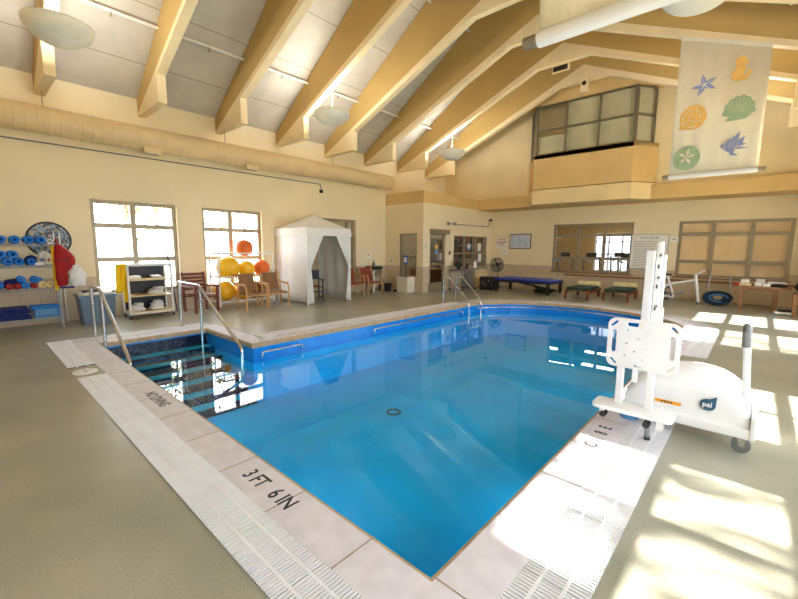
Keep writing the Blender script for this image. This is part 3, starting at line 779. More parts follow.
pr.append(('angelfish_print', shape([[(.10, .50), (.30, .66), (.46, .52), (.38, .34), (.26, .34)], [(.30, .62), (.50, .82), (.44, .54)], [(.44, .56), (.60, .70), (.56, .52), (.64, .50), (.50, .44)], [(.28, .38), (.34, .24), (.50, .22), (.38, .30), (.44, .42)], [(.44, .44), (.70, .38), (.46, .38)]]), 'pblue'))
mb = MB()
for x in (.22, .32, .40): mb.tube([(x, -.021, .60), (x-.03, -.021, .50), (x, -.021, .40)], .007, 4)
pr.append(('angelfish_stripes', mb, 'bantex'))
banner((-.80, 9.44, 2.95), 1.30, 2.52, 2.0, 'cream banner printed with starfish, seahorse and shells, near the bay window', pr)
wave = [(-.52, 1.3), (-.50, .62), (-.46, .44), (-.42, .36), (-.38, .44), (-.34, .40), (-.30, .46), (-.2, .34), (-.05, .33), (.15, .42), (.35, .62), (.45, 1.0)]
banner((-.60, 2.78, 2.96), 1.30, 2.45, 1.9, 'pale banner with an aqua shell print cropped by the top of the picture', [('shell_print', shape([[(-.50, .75), (-.47, .40), (-.42, .30), (-.39, .22), (-.36, .30), (-.31, .18), (-.25, .13), (-.10, .12), (.1, .2), (.3, .45), (.35, .75)]]), 'paqua')], .052)

# signs and small wall fixtures on the back wall and office
t = thing('whiteboard', 'dark framed whiteboard with faint writing on the back wall', 'whiteboard', (-7.17, YB, 0))
MB().box(-.45, .45, -.03, 0, 1.53, 2.12).build('frame', 'dark', t); MB().box(-.42, .42, -.036, -.028, 1.56, 2.09).build('writing_face', 'board', t)
mb = MB(); random.seed(3)
for r_ in range(6):
    for c_ in range(3):
        L = random.uniform(.08, .2); mb.box(-.38+.27*c_, -.38+.27*c_+L, -.0375, -.036, 2.0-.07*r_, 2.012-.07*r_)
mb.build('writing', 'blueprint', t)
t = thing('notice_sign', 'upper paper notice with red lines beside the whiteboard', 'sign', (-8.0, YB, 0)); MB().box(-.25, .25, -.01, 0, 1.57, 1.95).build('sheet', 'paper', t)
mb = MB(); mb.box(-.16, .18, -.013, -.01, 1.88, 1.91); mb.box(-.22, .22, -.013, -.01, 1.78, 1.82); mb.box(-.1, .12, -.013, -.01, 1.7, 1.73); mb.build('print', 'redink', t)
t = thing('notice_sign', 'small lower paper notice under the red-lined notice', 'sign', (-7.85, YB, 0)); MB().box(-.13, .13, -.01, 0, 1.29, 1.52).build('sheet', 'paper', t)
mb = MB(); [mb.box(-.09, .08, -.013, -.01, 1.34+.05*i, 1.352+.05*i) for i in range(3)]; mb.build('print', 'greyink', t)
t = thing('rules_board', 'tall white pool rules board between the two back windows', 'sign', (-2.69, YB, 0)); MB().box(-.53, .53, -.03, 0, .9, 2.04).build('frame', 'galv', t); MB().box(-.51, .51, -.036, -.025, .92, 2.02).build('sheet', 'paper', t)
text('POOL RULES', 'heading', .09, 'greyink', t, T_((0, -.037, 1.90)) @ Matrix.Rotation(PI/2, 4, 'X'), .0005, 'CENTER')
mb = MB()
for i in range(16):
    L = .84*random.uniform(.6, 1); mb.box(-.44, -.44+L, -.0385, -.036, 1.00+.053*i, 1.014+.053*i)
mb.build('print', 'greyink', t)
t = thing('wall_plate', 'small white sign plate right of the rules board', 'sign', (-2.02, YB, 0)); MB().box(-.12, .1, -.012, 0, 1.79, 1.96).build('plate', 'paper', t); MB().box(-.06, .05, -.015, -.012, 1.86, 1.885).build('print', 'greyink', t)
t = thing('sanitizer_sign', 'small white notice with a red mark above the tall bin', 'sign', (XL, 9.72, 0)); MB().box(0, .012, -.1, .1, 1.12, 1.34).build('sheet', 'paper', t); MB().box(.012, .015, -.03, .03, 1.25, 1.31).build('print', 'redink', t)
t = thing('office_conduit', 'grey conduit with two boxes above the office door', 'conduit', (OX+.02, 0, 0))
MB().tube(bend([(0, 12.0, 2.42), (0, 12.5, 2.42), (0, 14.8, 2.42), (0, 14.95, 2.5), (0, 14.95, 2.62)], .07), .013, 8).build('pipe', 'grey', t)
for y in (11.98, 12.42): MB().box(-.02, .05, y-.05, y+.05, 2.36, 2.48).build('junction_box', 'galv', t)
t = thing('wall_camera', 'small dark camera at the corner of office and back wall', 'camera', (OX+.05, 15.0, 2.7)); MB().box(-.05, .05, -.06, .06, -.05, .05).build('case', 'grey', t, bevel=.01); MB().cyl((.05, 0, 0), .03, 0, .03, 'x', 10).build('lens', 'black', t)
t = thing('light_switch', 'beige switch plate between the office corner and its door', 'switch', (OX, 10.72, 1.56)); MB().box(0, .012, -.04, .04, -.06, .06).build('plate', 'ivory', t); MB().box(.012, .02, -.012, .012, -.02, .02).build('toggle', 'grey', t)
t = thing('wall_outlet', 'brown plate between the office door and the office window', 'wall plate', (OX, 12.17, 1.36)); MB().box(0, .015, -.06, .06, -.07, .07).build('plate', 'bronze', t); MB().box(.015, .02, -.03, .03, -.03, .03).build('button', 'dark', t)
t = thing('wall_outlet', 'beige outlet plate left of the narrow office window', 'wall plate', (-9.97, OY, 1.06)); MB().box(-.1, .1, -.012, 0, -.06, .06).build('plate', 'ivory', t); MB().box(-.05, .05, -.016, -.012, -.03, .03).build('socket', 'galv', t)
exec_later = []

# ------------------------------------------------------------------ storage rack and what lies on it
RX, RY = -9.83, 0.30
def LW_(lx, ly): return (RX-ly, RY+lx)
t = thing('storage_rack', 'steel wire storage rack loaded with blue foam gear against the window wall', 'rack', (RX, RY, 0), PI/2)
for a in (-.9, .9):
    for b in (-.2, .2): MB().tube([(a, b, 0), (a, b, 1.64)], .014, 8).build('post', 'galv', t)
SZ = [.20, .745, 1.165, 1.545]
for z in SZ:
    mb = MB()
    for b in (-.2, .2): mb.tube([(-.9, b, z), (.9, b, z)], .008, 6); mb.tube([(-.9, b, z-.03), (.9, b, z-.03)], .006, 6)
    for a in (-.9, .9): mb.tube([(a, -.2, z), (a, .2, z)], .008, 6)
    for i in range(30): mb.tube([(-.87+.06*i, -.2, z), (-.87+.06*i, .2, z)], .003, 4)
    mb.build('shelf', 'galv', t)
def roll(y, z, r, m, label, name='foam_roll', hole=.35, L=.36, group=None, x0=None):
    x0 = x0 if x0 is not None else -9.65
    o = MB().lathe([(r*hole, -L), (r*.94, -L), (r, -L+.015), (r, -.015), (r*.94, 0), (r*hole, 0), (r*hole, -L)], (0, 0, 0), 20, 0, 'x').build(name, m)
    o.location = (x0, y, z); tag(o, label, 'foam roll', group); return o
s = SZ[3]+.008
LB = ['leftmost blue foam roll on the top shelf, cut by the picture edge', 'blue foam roll on the top shelf, second from the picture edge', 'blue foam roll on the top shelf, third from the picture edge', 'blue foam roll on the top shelf next to the small white ring']
for y, l in zip((.49, .67, .845, 1.01), LB): roll(y, s+.072, .072, 'bluefoam', l, group='foam rolls on the top shelf')
roll(1.13, s+.05, .05, 'pvc', 'small white ring roll at the end of the top shelf', hole=.55)
s = SZ[2]+.008
for y, z, l in ((.40, .07, 'blue foam roll on the second shelf, lower row, at the picture edge'), (.545, .07, 'blue foam roll on the second shelf, middle of the lower row'), (.69, .07, 'blue foam roll on the second shelf, last of the stacked lower row'), (.47, .195, 'blue foam roll on the second shelf, upper row, nearer the picture edge'), (.62, .195, 'blue foam roll on the second shelf, upper row, nearer the toy bag'), (.85, .062, 'blue foam roll alone on the second shelf in front of the dark bundle')):
    roll(y, s+z, .07 if z != .062 else .062, 'bluefoam', l, group='foam rolls on the second shelf')
def lump(name, label, cat, loc, sx, sy, sz, m, seed=0, amp=.2, fr=3.0, group=None):
    mb = MB(); N = 14
    rings = []
    for i in range(N+1):
        a = PI*i/N; ring = []
        for j in range(22):
            b = 2*PI*j/22
            d = Vector((math.sin(a)*math.cos(b), math.sin(a)*math.sin(b), -math.cos(a)))
            q = 1+amp*mnoise.noise(d*fr*.6+Vector((seed, seed*1.7, 0))) + amp*.5*mnoise.noise(d*fr*1.7+Vector((seed*2, 0, seed)))
            ring.append((d.x*q*sx, d.y*q*sy, max(-sz*.8, d.z*q*sz)+sz*.8))
        rings.append(ring)
    mb.loft(rings); o = mb.build(name, m); o.location = loc; return tag(o, label, cat, group)
lump('fabric_bundle', 'dark navy bundle behind the lone blue roll on the second shelf', 'bundle', (-9.85, .86, s), .09, .09, .1, 'navyfab', 3)
t = lump('toy_bag', 'clear plastic bag of toys at the end of the second shelf', 'bag', (-9.72, 1.05, s), .1, .11, .13, 'liner', 5, .35)
for dx, dy, m in ((.085, -.02, 'orgball'), (.08, .03, 'redfoam'), (.08, -.05, 'bluefoam'), (.09, .0, 'pgreen')): MB().ball((dx, dy, .1), .025, 10).build('toy', m, t)
o = MB().box(-.06, .06, -.06, .06, 0, .05).build('small_box', 'paper', bevel=.008); o.location = (-9.69, .955, s); tag(o, 'small white box between the lone blue roll and the toy bag', 'box')
s = SZ[1]+.008
def dumbbell(y, z, r, m, label, x=-9.75, group='foam dumbbells on the third shelf'):
    t = thing('foam_dumbbell', label, 'dumbbell', (x, y, z), 0, group)
    for a in (-.1, .05):
        MB().lathe([(r*.3, a), (r*.85, a), (r, a+.012), (r, a+.05), (r*.85, a+.062), (r*.3, a+.062)], (0,0,0), 8, 0, 'x').build('weight', m, t)
    MB().cyl((0,0,0), .016, -.1, .115, 'x', 10).build('handle', 'black', t)
for y, z, r, m, l in ((.38, .085, .085, 'bluefoam', 'blue foam dumbbell at the picture edge of the third shelf'), (.535, .05, .05, 'redfoam', 'red foam dumbbell nearest the picture edge'), (.64, .05, .05, 'redfoam', 'red foam dumbbell, second from the picture edge'), (.74, .065, .065, 'bluefoam', 'blue foam dumbbell low between the red ones'), (.855, .05, .05, 'redfoam', 'red foam dumbbell beside the cream rolls'),
                      (.69, .175, .06, 'bluefoam', 'blue foam dumbbell stacked on top, nearer the picture edge'), (.87, .16, .065, 'bluefoam', 'blue foam dumbbell stacked on top, above the last red one')): dumbbell(y, s+z, r, m, l)
lump('fabric_bundle', 'dark navy bundle lying behind the red dumbbells on the third shelf', 'bundle', (-9.9, .62, s), .1, .17, .1, 'navyfab', 8)
roll(.965, s+.062, .062, 'creamfoam', 'front cream foam roll on the third shelf', hole=.3, L=.14, group='cream rolls on the third shelf')
roll(1.07, s+.057, .057, 'creamfoam', 'cream foam roll on the third shelf nearest the red bag', hole=.3, L=.2, group='cream rolls on the third shelf', x0=-9.7)
roll(.945, s+.165, .035, 'ltblue', 'small pale blue ring lying above the cream rolls', hole=.5, L=.1)
s = SZ[0]+.008
for k in range(4):
    o = MB().box(-.2, .2, -.28, .28, 0, .052).build('foam_mat', 'navyfab', bevel=.015); o.location = (RX+.02*math.sin(k*2), .48+.02*math.cos(k*3), s+.0525*k)
    tag(o, ['lowest navy foam mat of the stack on the bottom shelf', 'second navy foam mat from the bottom of its stack', 'third navy foam mat from the bottom of its stack', 'topmost navy foam mat of the stack on the bottom shelf'][k], 'mat', 'navy mats on the bottom shelf')
t = thing('plastic_crate', 'light blue plastic crate on the bottom shelf under the blue mat', 'crate', (-9.82, 1.0, s))
mb = MB()
for zz in (.0, .05, .1, .14): 
    for a, b in (((-.15, -.17), (.15, -.17)), ((.15, -.17), (.15, .17)), ((.15, .17), (-.15, .17)), ((-.15, .17), (-.15, -.17))): mb.bar((*a, zz+.012), (*b, zz+.012), .012, .024)
for i in range(9):
    for x in (-.15, .15): mb.bar((x, -.17+.0425*i, 0), (x, -.17+.0425*i, .16), .014)
mb.build('basket', 'ltblue', t); MB().box(-.15, .15, -.17, .17, 0, .01).build('base', 'ltblue', t)
o = MB().box(-.18, .18, -.2, .2, 0, .05).build('foam_mat', 'bluefoam', bevel=.015); o.location = (-9.82, .975, s+.166); tag(o, 'royal blue foam mat lying across the light blue crate', 'mat')
# disc on the wall, bags, poles
t = thing('mosaic_disc', 'round blue and grey mosaic disc hung on the wall behind the rack', 'wall ornament', (XL-.006, 1.19, 1.64)); MB().lathe([(.335, 0), (.335, .03), (.31, .04), (.0001, .04)], (0,0,0), 40, 0, 'x', False).build('disc', 'mosaic', t); MB().lathe([(.335, 0), (.345, .02), (.335, .045), (.315, .045), (.315, 0)], (0,0,0), 40, 0, 'x', cap=False).build('rim', 'dark', t)
for y, l in ((1.25, 'pale pole standing behind the red bag, nearer the picture edge'), (1.335, 'pale pole standing behind the red bag, nearer the window')):
    t = thing('pool_pole', l, 'pole', (-10.16, y, 0), 0, 'pale poles behind the red bag'); MB().tube([(0, 0, 0), (-.02, 0, 1.78)], .013, 8).build('shaft', 'pvc', t); MB().tube([(-.02, 0, 1.74), (-.02, 0, 1.82)], .016, 8).build('grip', 'galv', t)
def tapered(name, label, cat, rows, m, loc, th=.1, amp=.03, seed=1):
    # rows: (z, ycentre, half width, half depth)
    mb = MB(); rings = []; N = 20
    for i, (z, yc, hw, hd) in enumerate(rows):
        ring = []
        for j in range(N):
            a = 2*PI*j/N; d = amp*mnoise.noise(Vector((math.cos(a)*2+seed, math.sin(a)*2, z*6)))
            ring.append((math.cos(a)*(hd+d), yc+math.sin(a)*(hw+d), z))
        rings.append(ring)
    mb.loft(rings); o = mb.build(name, m, sub=1); o.location = loc; return tag(o, label, cat)
t = tapered('red_bag', 'bright red fabric bag hanging on the end of the storage rack', 'bag', [(.78, 1.22, .05, .02), (.80, 1.23, .075, .05), (.95, 1.235, .09, .07), (1.08, 1.26, .12, .08), (1.2, 1.30, .16, .09), (1.34, 1.29, .155, .085), (1.46, 1.25, .10, .06), (1.53, 1.215, .05, .03), (1.56, 1.21, .03, .02)], 'redfab', (-9.5, 0, 0), seed=2)
MB().tube([(0, 1.21, 1.54), (-.06, 1.2, 1.66), (-.12, 1.2, 1.58)], .012, 6).build('strap', 'redfab', t)
mb = MB(); mb.bar((.088, 1.24, 1.32), (.088, 1.36, 1.18), .004, .008); mb.bar((.09, 1.25, 1.24), (.088, 1.36, 1.3), .004, .008); mb.build('print', 'black', t)
lump('plastic_bag', 'crumpled white bag hanging against the red bag', 'bag', (-9.38, 1.44, .79), .08, .125, .2, 'whitefab', 11, .5, 3.5)
o = MB().box(-.05, .05, -.1, .1, 0, .03).build('blue_pad', 'navyfab', bevel=.01); o.location = (-9.56, 1.3, .738); tag(o, 'small navy pad peeking out under the red bag', 'pad')
o = MB().box(-.012, .012, -.03, .03, 0, .82).build('wooden_plank', 'yellow', bevel=.004); o.location = (-9.615, 1.155, .70); tag(o, 'narrow yellow plank hanging beside the red bag', 'plank')
# storage tote
t = thing('storage_bin', 'grey blue plastic storage bin with clear liner under the first window', 'bin', (-9.72, 1.74, 0), PI/2)
mb = MB(); q = lambda w, d, z: [(-w, -d, z), (w, -d, z), (w, d, z), (-w, d, z)]
mb.loft([q(.25, .19, 0), q(.29, .22, .56), q(.27, .2, .56), q(.24, .18, .04)], sm=False); mb.build('body', 'totebin', t, bevel=.015)
mb = MB(); mb.loft([q(.31, .24, .54), q(.31, .24, .58), q(.28, .21, .58), q(.28, .21, .54), q(.31, .24, .54)], sm=False, cap=False); mb.build('rim', 'totebin', t)
mb = MB(); rings = []
for k, (sc_, z) in enumerate(((1.0, .5), (1.0, .60), (.85, .63), (.5, .58), (.2, .55))):
    rings.append([(math.copysign(min(1, abs(math.cos(a))*1.25), math.cos(a))*.28*sc_, math.copysign(min(1, abs(math.sin(a))*1.25), math.sin(a))*.21*sc_, z+.025*mnoise.noise(Vector((a*2, k, 4)))) for a in [2*PI*i/28 for i in range(28)]])
mb.loft(rings); mb.build('liner', 'liner', t)
MB().box(-.2, .1, -.05, .15, .6, .66).build('lid', 'black', t, bevel=.015)

# towel cart
t = thing('towel_cart', 'white pipe cart on casters with cream shelves of folded towels', 'cart', (-9.86, 2.70, 0), PI/2)
W, Dp = .41, .22
mb = MB()
for a in (-W, W):
    for b in (-Dp, Dp): mb.bar((a, b, .09), (a, b, 1.13), .042)
for z in (.11, 1.13):
    for b in (-Dp, Dp): mb.bar((-W-.02, b, z), (W+.02, b, z), .042)
    for a in (-W, W): mb.bar((a, -Dp, z), (a, Dp, z), .042)
mb.build('frame', 'pvc', t, bevel=.008)
for z in (.145, .49, .83): MB().box(-W, W, -Dp-.02, Dp, z-.025, z).build('shelf', 'shelfcream', t)
MB().box(-W, W, Dp-.02, Dp-.012, .15, 1.1).build('back_netting', 'black', t)
for a in (-W, W):
    for b in (-Dp, Dp):
        c = MB().cyl((a, b, .04), .04, -.015, .015, 'x', 14).build('caster', 'black', t); MB().box(a-.022, a+.022, b-.02, b+.02, .05, .09).build('fork', 'galv', c)
def towel(x, y, z, w, d, h, seed, label):
    mb = MB(); rings = []
    for i in range(7):
        u = i/6; ring = []
        for j in range(20):
            a = 2*PI*j/20; sq = 1/max(abs(math.cos(a)), abs(math.sin(a)))**.7
            r = 1 - .25*abs(2*u-1)**3
            ring.append((math.cos(a)*sq*d*r, math.sin(a)*sq*w*r*(1+.08*mnoise.noise(Vector((a, u*3, seed)))), h*u + .012*mnoise.noise(Vector((a*1.5, seed, u)))))
        rings.append(ring)
    mb.loft(rings); o = mb.build('folded_towel', 'whitefab'); o.location = (x, y, z); return tag(o, label, 'towel', 'white towels on the cart')
for y, z, w, h, l in ((2.47, .832, .12, .07, 'thick flat white towel on the cart top shelf, nearer the yellow cloth'), (2.88, .832, .14, .035, 'lower white towel of the low pile on the cart top shelf'), (2.86, .868, .12, .032, 'upper white towel of the low pile on the cart top shelf'),
                      (2.84, .492, .19, .055, 'lowest white towel of the pile on the cart middle shelf'), (2.86, .548, .17, .05, 'white towel in the middle of the pile on the cart middle shelf'), (2.9, .6, .13, .045, 'topmost white towel of the pile on the cart middle shelf'),
                      (2.49, .147, .15, .06, 'lowest towel of the pile on the cart bottom shelf, yellow cloth side'), (2.47, .208, .13, .06, 'middle towel of the pile on the cart bottom shelf, yellow cloth side'), (2.5, .27, .1, .045, 'topmost towel of the pile on the cart bottom shelf, yellow cloth side'),
                      (2.84, .147, .17, .07, 'lowest towel of the taller pile on the cart bottom shelf'), (2.85, .218, .15, .07, 'middle towel of the taller pile on the cart bottom shelf'), (2.87, .29, .11, .055, 'topmost towel of the taller pile on the cart bottom shelf')):
    towel(-9.84, y, z, w*.8, .13, h, y*7+z, l)
t = thing('yellow_cloth', 'bright yellow cloth draped over the near end of the white towel cart', 'cloth', (-9.72, 2.2, 0))
mb = MB(); rings = []
def strip(y0, y1, z0, z1, seed):
    mb = MB(); N = 12; K = 6; vs = []
    for i in range(N+1):
        for j in range(K+1):
            u = i/N; v = j/K
            vs.append((.025*math.sin(v*7+seed)+.03*u, y0+(y1-y0)*v+.03*u*(seed-1), z1+(z0-z1)*u))
    mb.add(vs, [(i*(K+1)+j, i*(K+1)+j+1, (i+1)*(K+1)+j+1, (i+1)*(K+1)+j) for i in range(N) for j in range(K)], 0, True); return mb
strip(-.09, .06, .58, 1.16, 0).build('front_flap', 'yellow', t, solid=.012)
strip(-.01, .08, .36, 1.15, 2).build('long_flap', 'yellow', t, solid=.012)
t = thing('leaning_pole', 'thin dark pole with orange tip leaning in the window corner', 'pole', (-10.1, 3.28, 0)); MB().tube([(.0, .06, 0), (-.1, -.05, 1.42)], .014, 8).build('shaft', 'hose', t); MB().tube([(-.1, -.05, 1.38), (-.112, -.06, 1.5)], .02, 8).build('tip', 'orgball', t)
# chairs
def armchair(name, label, loc, rz, fabric, frame, slats=False, group=None):
    t = thing(name, label, 'chair', loc, rz, group)
    w, d = .26, .26
    if slats:
        for i in range(6): MB().box(-w+.02, w-.02, -d+.095*i, -d+.095*i+.075, .40, .42).build('seat_slat', frame, t)
        b = MB()
        for i in range(5): b.box(-w+.02, w-.02, d-.0+.02*i, d+.02+.02*i, .50+.085*i, .56+.085*i)
        b.build('backrest', frame, t)
    else:
        mb = MB().box(-w+.03, w-.03, -d, d, .36, .41); mb.build('seat', fabric, t, bevel=.02)
        mb = MB().add([(-w+.05, d-.03, .42), (w-.05, d-.03, .42), (w-.05, d+.02, .42), (-w+.05, d+.02, .42), (-w+.06, d+.09, .86), (w-.06, d+.09, .86), (w-.06, d+.13, .86), (-w+.06, d+.13, .86)], [(0,1,2,3),(4,5,6,7),(0,1,5,4),(1,2,6,5),(2,3,7,6),(3,0,4,7)]); mb.build('backrest', fabric, t, bevel=.015)
    for s_ in (-w, w):
        if slats:
            MB().bar((s_, -d, 0), (s_, -d, .62), .05).build('leg', frame, t); MB().bar((s_, d, 0), (s_, d+.1, .92), .05, up=(1,0,0)).build('leg', frame, t); MB().box(s_-.035, s_+.035, -d-.05, d+.05, .60, .63).build('arm', frame, t)
        else:
            MB().tube(bend([(s_, -d+.02, 0), (s_, -d, .60), (s_, d+.08, .62)], .14), .02, 8).build('leg', frame, t)
            MB().tube(bend([(s_, d+.02, 0), (s_*.95, d-.02, .42), (s_*.9, d+.12, .88)], .1), .02, 8).build('leg', frame, t)
            MB().box(s_-.032, s_+.032, -d+.06, d+.06, .605, .632).build('arm', frame, t, bevel=.01)
    for y in (-d+.02, d-.02): MB().bar((-w, y, .36), (w, y, .36), .03).build('rail', frame, t)
    return t
armchair('slatted_armchair', 'red brown slatted wooden armchair beneath the pier between the windows', (-9.68, 3.74, 0), PI/2+.1, 'redwood', 'redwood', True)
c1 = armchair('wicker_armchair', 'wicker armchair with pale arms in front of the ball rack, farther from the tent', (-9.2, 4.77, 0), PI/2-.05, 'wicker', 'birch', group='wicker armchairs by the ball rack')
dup(c1, (-9.2, 5.40, 0), PI/2-.15, 'wicker armchair with pale arms standing right beside the white tent', 'wicker armchairs by the ball rack')
c2 = armchair('woven_armchair', 'red woven armchair with pale frame half hidden behind the tent', (-9.55, 8.38, 0), PI/2-.2, 'redweave', 'birch', group='red woven armchairs past the tent')
dup(c2, (-9.5, 9.12, 0), PI/2-.2, 'red woven armchair with pale frame beside the tall steel bin', 'red woven armchairs past the tent')
# ball rack
t = thing('ball_rack', 'white pipe rack holding yellow and orange exercise balls', 'rack', (-9.97, 4.93, 0), PI/2)
mb = MB(); W, Dp = .73, .25; r = .022
for a in (-W, W):
    for b in (-Dp, Dp): mb.tube([(a, b, .04), (a, b, 1.36)], r, 10)
for z in (.16, .78, 1.36):
    for b in (-Dp, Dp): mb.tube([(-W, b, z), (W, b, z)], r, 10)
    for a in (-W, W): mb.tube([(a, -Dp, z), (a, Dp, z)], r, 10)
mb.build('frame', 'pvc', t)
for a in (-W, W):
    for b in (-Dp, Dp): MB().cyl((a, b, .03), .03, -.015, .015, 'x', 12).build('caster', 'grey', t)
def xball(y, z, r, m, label, x=-9.96):
    o = MB().ball((0,0,0), r, 24).build('exercise_ball', m); o.location = (x, y+.06, z); tag(o, label, 'ball', 'exercise balls on the white rack')
    mb = MB()
    for k in range(5): mb.lathe([(r*math.cos(-.5+.25*k)*1.0, r*math.sin(-.5+.25*k)-.006), (r*math.cos(-.5+.25*k)*1.008, r*math.sin(-.5+.25*k)), (r*math.cos(-.5+.25*k)*1.0, r*math.sin(-.5+.25*k)+.006)], (0,0,0), 32)
    mb.build('rib', m, o)
xball(4.93, 1.50, .22, 'orgball', 'orange exercise ball resting on top of the white rack')
xball(4.48, 1.00, .29, 'yelball', 'largest yellow exercise ball on the upper tier of the rack')
xball(4.96, .96, .215, 'yelball', 'smaller yellow exercise ball in the middle of the upper tier')
xball(5.39, .97, .215, 'orgball', 'orange exercise ball on the upper tier next to the tent end')
xball(4.38, .42, .25, 'yelball', 'yellow exercise ball low on the rack, nearer the red chair')
xball(4.86, .38, .21, 'yelball', 'yellow exercise ball low on the rack behind the wicker chairs')
o = MB().box(-.13, .13, -.14, .14, 0, .42).build('cardboard_box', 'wicker', bevel=.01); o.location = (-9.97, 5.3, .185); tag(o, 'brown box low on the ball rack near the tent', 'box')

# tent
t = thing('canopy_tent', 'white canvas cabana tent with tied back front curtains', 'tent', (-9.475, 6.82, 0), PI/2)
W, Dp, ZE, ZA = .73, .725, 2.04, 2.45
mb = MB()
for a in (-W, W):
    for b in (-Dp, Dp): mb.bar((a, b, 0), (a, b, ZE), .035)
for a, b in (((-W, -Dp), (W, -Dp)), ((W, -Dp), (W, Dp)), ((W, Dp), (-W, Dp)), ((-W, Dp), (-W, -Dp))): mb.bar((*a, ZE-.06), (*b, ZE-.06), .03)
mb.build('frame', 'white', t)
mb = MB(); k = 9; rings = []
for i in range(k):
    u = i/(k-1); s_ = 1.045-(1.045-.02)*u; zz = ZE+(ZA-ZE)*(u**1.15)
    ring = []
    for (a, b), (c, d_) in (((-1, -1), (1, -1)), ((1, -1), (1, 1)), ((1, 1), (-1, 1)), ((-1, 1), (-1, -1))):
        for q in range(8):
            f = q/8; sag = .05*math.sin(PI*f)*math.sin(PI*min(1, u*1.0))
            ring.append(((a+(c-a)*f)*W*s_, (b+(d_-b)*f)*Dp*s_, zz-sag))
    rings.append(ring)
mb.loft(rings, cap=False); mb.build('roof', 'canvas', t, solid=.004)
mb = MB()
vr = []
for zz, s_ in ((ZE, 1.04), (ZE-.2, 1.055)):
    ring = []
    for (a, b), (c, d_) in (((-1, -1), (1, -1)), ((1, -1), (1, 1)), ((1, 1), (-1, 1)), ((-1, 1), (-1, -1))):
        for q in range(12): f = q/12; ring.append(((a+(c-a)*f)*W*s_, (b+(d_-b)*f)*Dp*s_, zz))
    vr.append(ring)
mb.loft(vr, cap=False, sm=False); mb.build('valance', 'canvas', t, solid=.004)
def drape(name, p0, p1, z0, z1, m, amp=.02, waves=5, parent=t, hem=.02):
    mb = MB(); p0 = Vector((*p0, 0)); p1 = Vector((*p1, 0)); d = (p1-p0); nn = Vector((-d.y, d.x, 0)).normalized(); K = 40; N = 10; vs = []
    for i in range(N+1):
        u = i/N
        for j in range(K+1):
            v = j/K; p = p0+d*v + nn*(amp*(.3+u)*math.sin(v*waves*2*PI+u*1.5) + .02*u*mnoise.noise(Vector((v*4, u*3, 2))))
            vs.append((p.x, p.y, z1+(z0-z1)*u + (hem*math.sin(v*9) if i == N else 0)*.3))
    mb.add(vs, [(i*(K+1)+j, i*(K+1)+j+1, (i+1)*(K+1)+j+1, (i+1)*(K+1)+j) for i in range(N) for j in range(K)], 0, True)
    return mb.build(name, m, parent, solid=.004)
drape('side_wall', (-W, Dp), (-W, -Dp), .05, ZE-.05, 'canvas', .015, 3)
drape('side_wall', (W, -Dp), (W, Dp), .05, ZE-.05, 'canvas', .015, 3)
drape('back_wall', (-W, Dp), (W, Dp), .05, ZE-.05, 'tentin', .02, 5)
def curtain(s_):
    mb = MB(); K = 36; N = 24; vs = []
    for i in range(N+1):
        u = i/N; z = ZE-.12+(.04-ZE+.12)*u
        tie = .50
        if u < tie: f = u/tie; w = .48*(1-f)+.07
        else: f = (u-tie)/(1-tie); w = .07+.10*f**.7
        for j in range(K+1):
            v = j/K; x = s_*(W-.005-w*v); am = .022+.012*(1-w/.43)
            vs.append((x, -Dp-.01+am*math.sin(v*6*2*PI+u*.8)*(0.5+.5*u)-.02, z))
    mb.add(vs, [(i*(K+1)+j, i*(K+1)+j+1, (i+1)*(K+1)+j+1, (i+1)*(K+1)+j) for i in range(N) for j in range(K)], 0, True)
    c = mb.build('front_curtain', 'canvas', t, solid=.004)
    zt = ZE-.12+(.04-ZE+.12)*.50
    MB().lathe([(.06, zt-.025), (.066, zt), (.06, zt+.025)], (s_*(W-.05), -Dp-.03, 0), 14).build('tie', 'canvas', c)
curtain(-1); curtain(1)
t = thing('director_chair', 'black folding chair standing inside the white tent', 'chair', (-9.3, 6.62, 0), PI/2-.35)
w = .25
for s_ in (-w, w):
    MB().bar((s_, -.2, 0), (s_, -.2, .62), .035).build('leg', 'black', t); MB().bar((s_, .2, 0), (s_, .22, .9), .035, up=(1,0,0)).build('leg', 'black', t); MB().box(s_-.03, s_+.03, -.24, .24, .62, .645).build('arm', 'black', t)
    MB().bar((s_, -.2, .12), (s_, .2, .12), .03).build('foot_rail', 'black', t)
MB().box(-w, w, -.2, .2, .42, .44).build('seat', 'redweave', t); MB().box(-w, w, .2, .225, .62, .88).build('backrest', 'black', t, bevel=.01)
MB().bar((-w, -.2, .3), (w, -.2, .3), .03).build('stretcher', 'black', t)

# tall bin, dispenser, bin by the office
t = thing('tall_bin', 'tall steel bin with a dark lid standing by the office wall', 'bin', (-9.98, 9.72, 0), PI/2)
MB().box(-.2, .2, -.2, .2, 0, .78).build('body', 'steel', t, bevel=.02); MB().box(-.215, .215, -.215, .215, .78, .88).build('lid', 'black', t, bevel=.02)
t = thing('soap_dispenser', 'small dark dispenser bottle standing on the tall steel bin', 'dispenser', (-9.95, 9.68, .88)); MB().lathe([(.05, 0), (.055, .02), (.05, .12), (.02, .15), (.018, .19)], n=14).build('bottle', 'grey', t); MB().tube([(0,0,.18), (0,0,.22), (.05, 0, .22)], .01, 6).build('pump', 'black', t)
t = thing('waste_basket', 'small black waste basket on the floor beside the tall bin', 'basket', (-9.62, 10.06, 0)); MB().lathe([(.10, 0), (.13, .27), (.138, .28), (.12, .28), (.095, .02), (.0001, .02)], n=20).build('body', 'black', t)
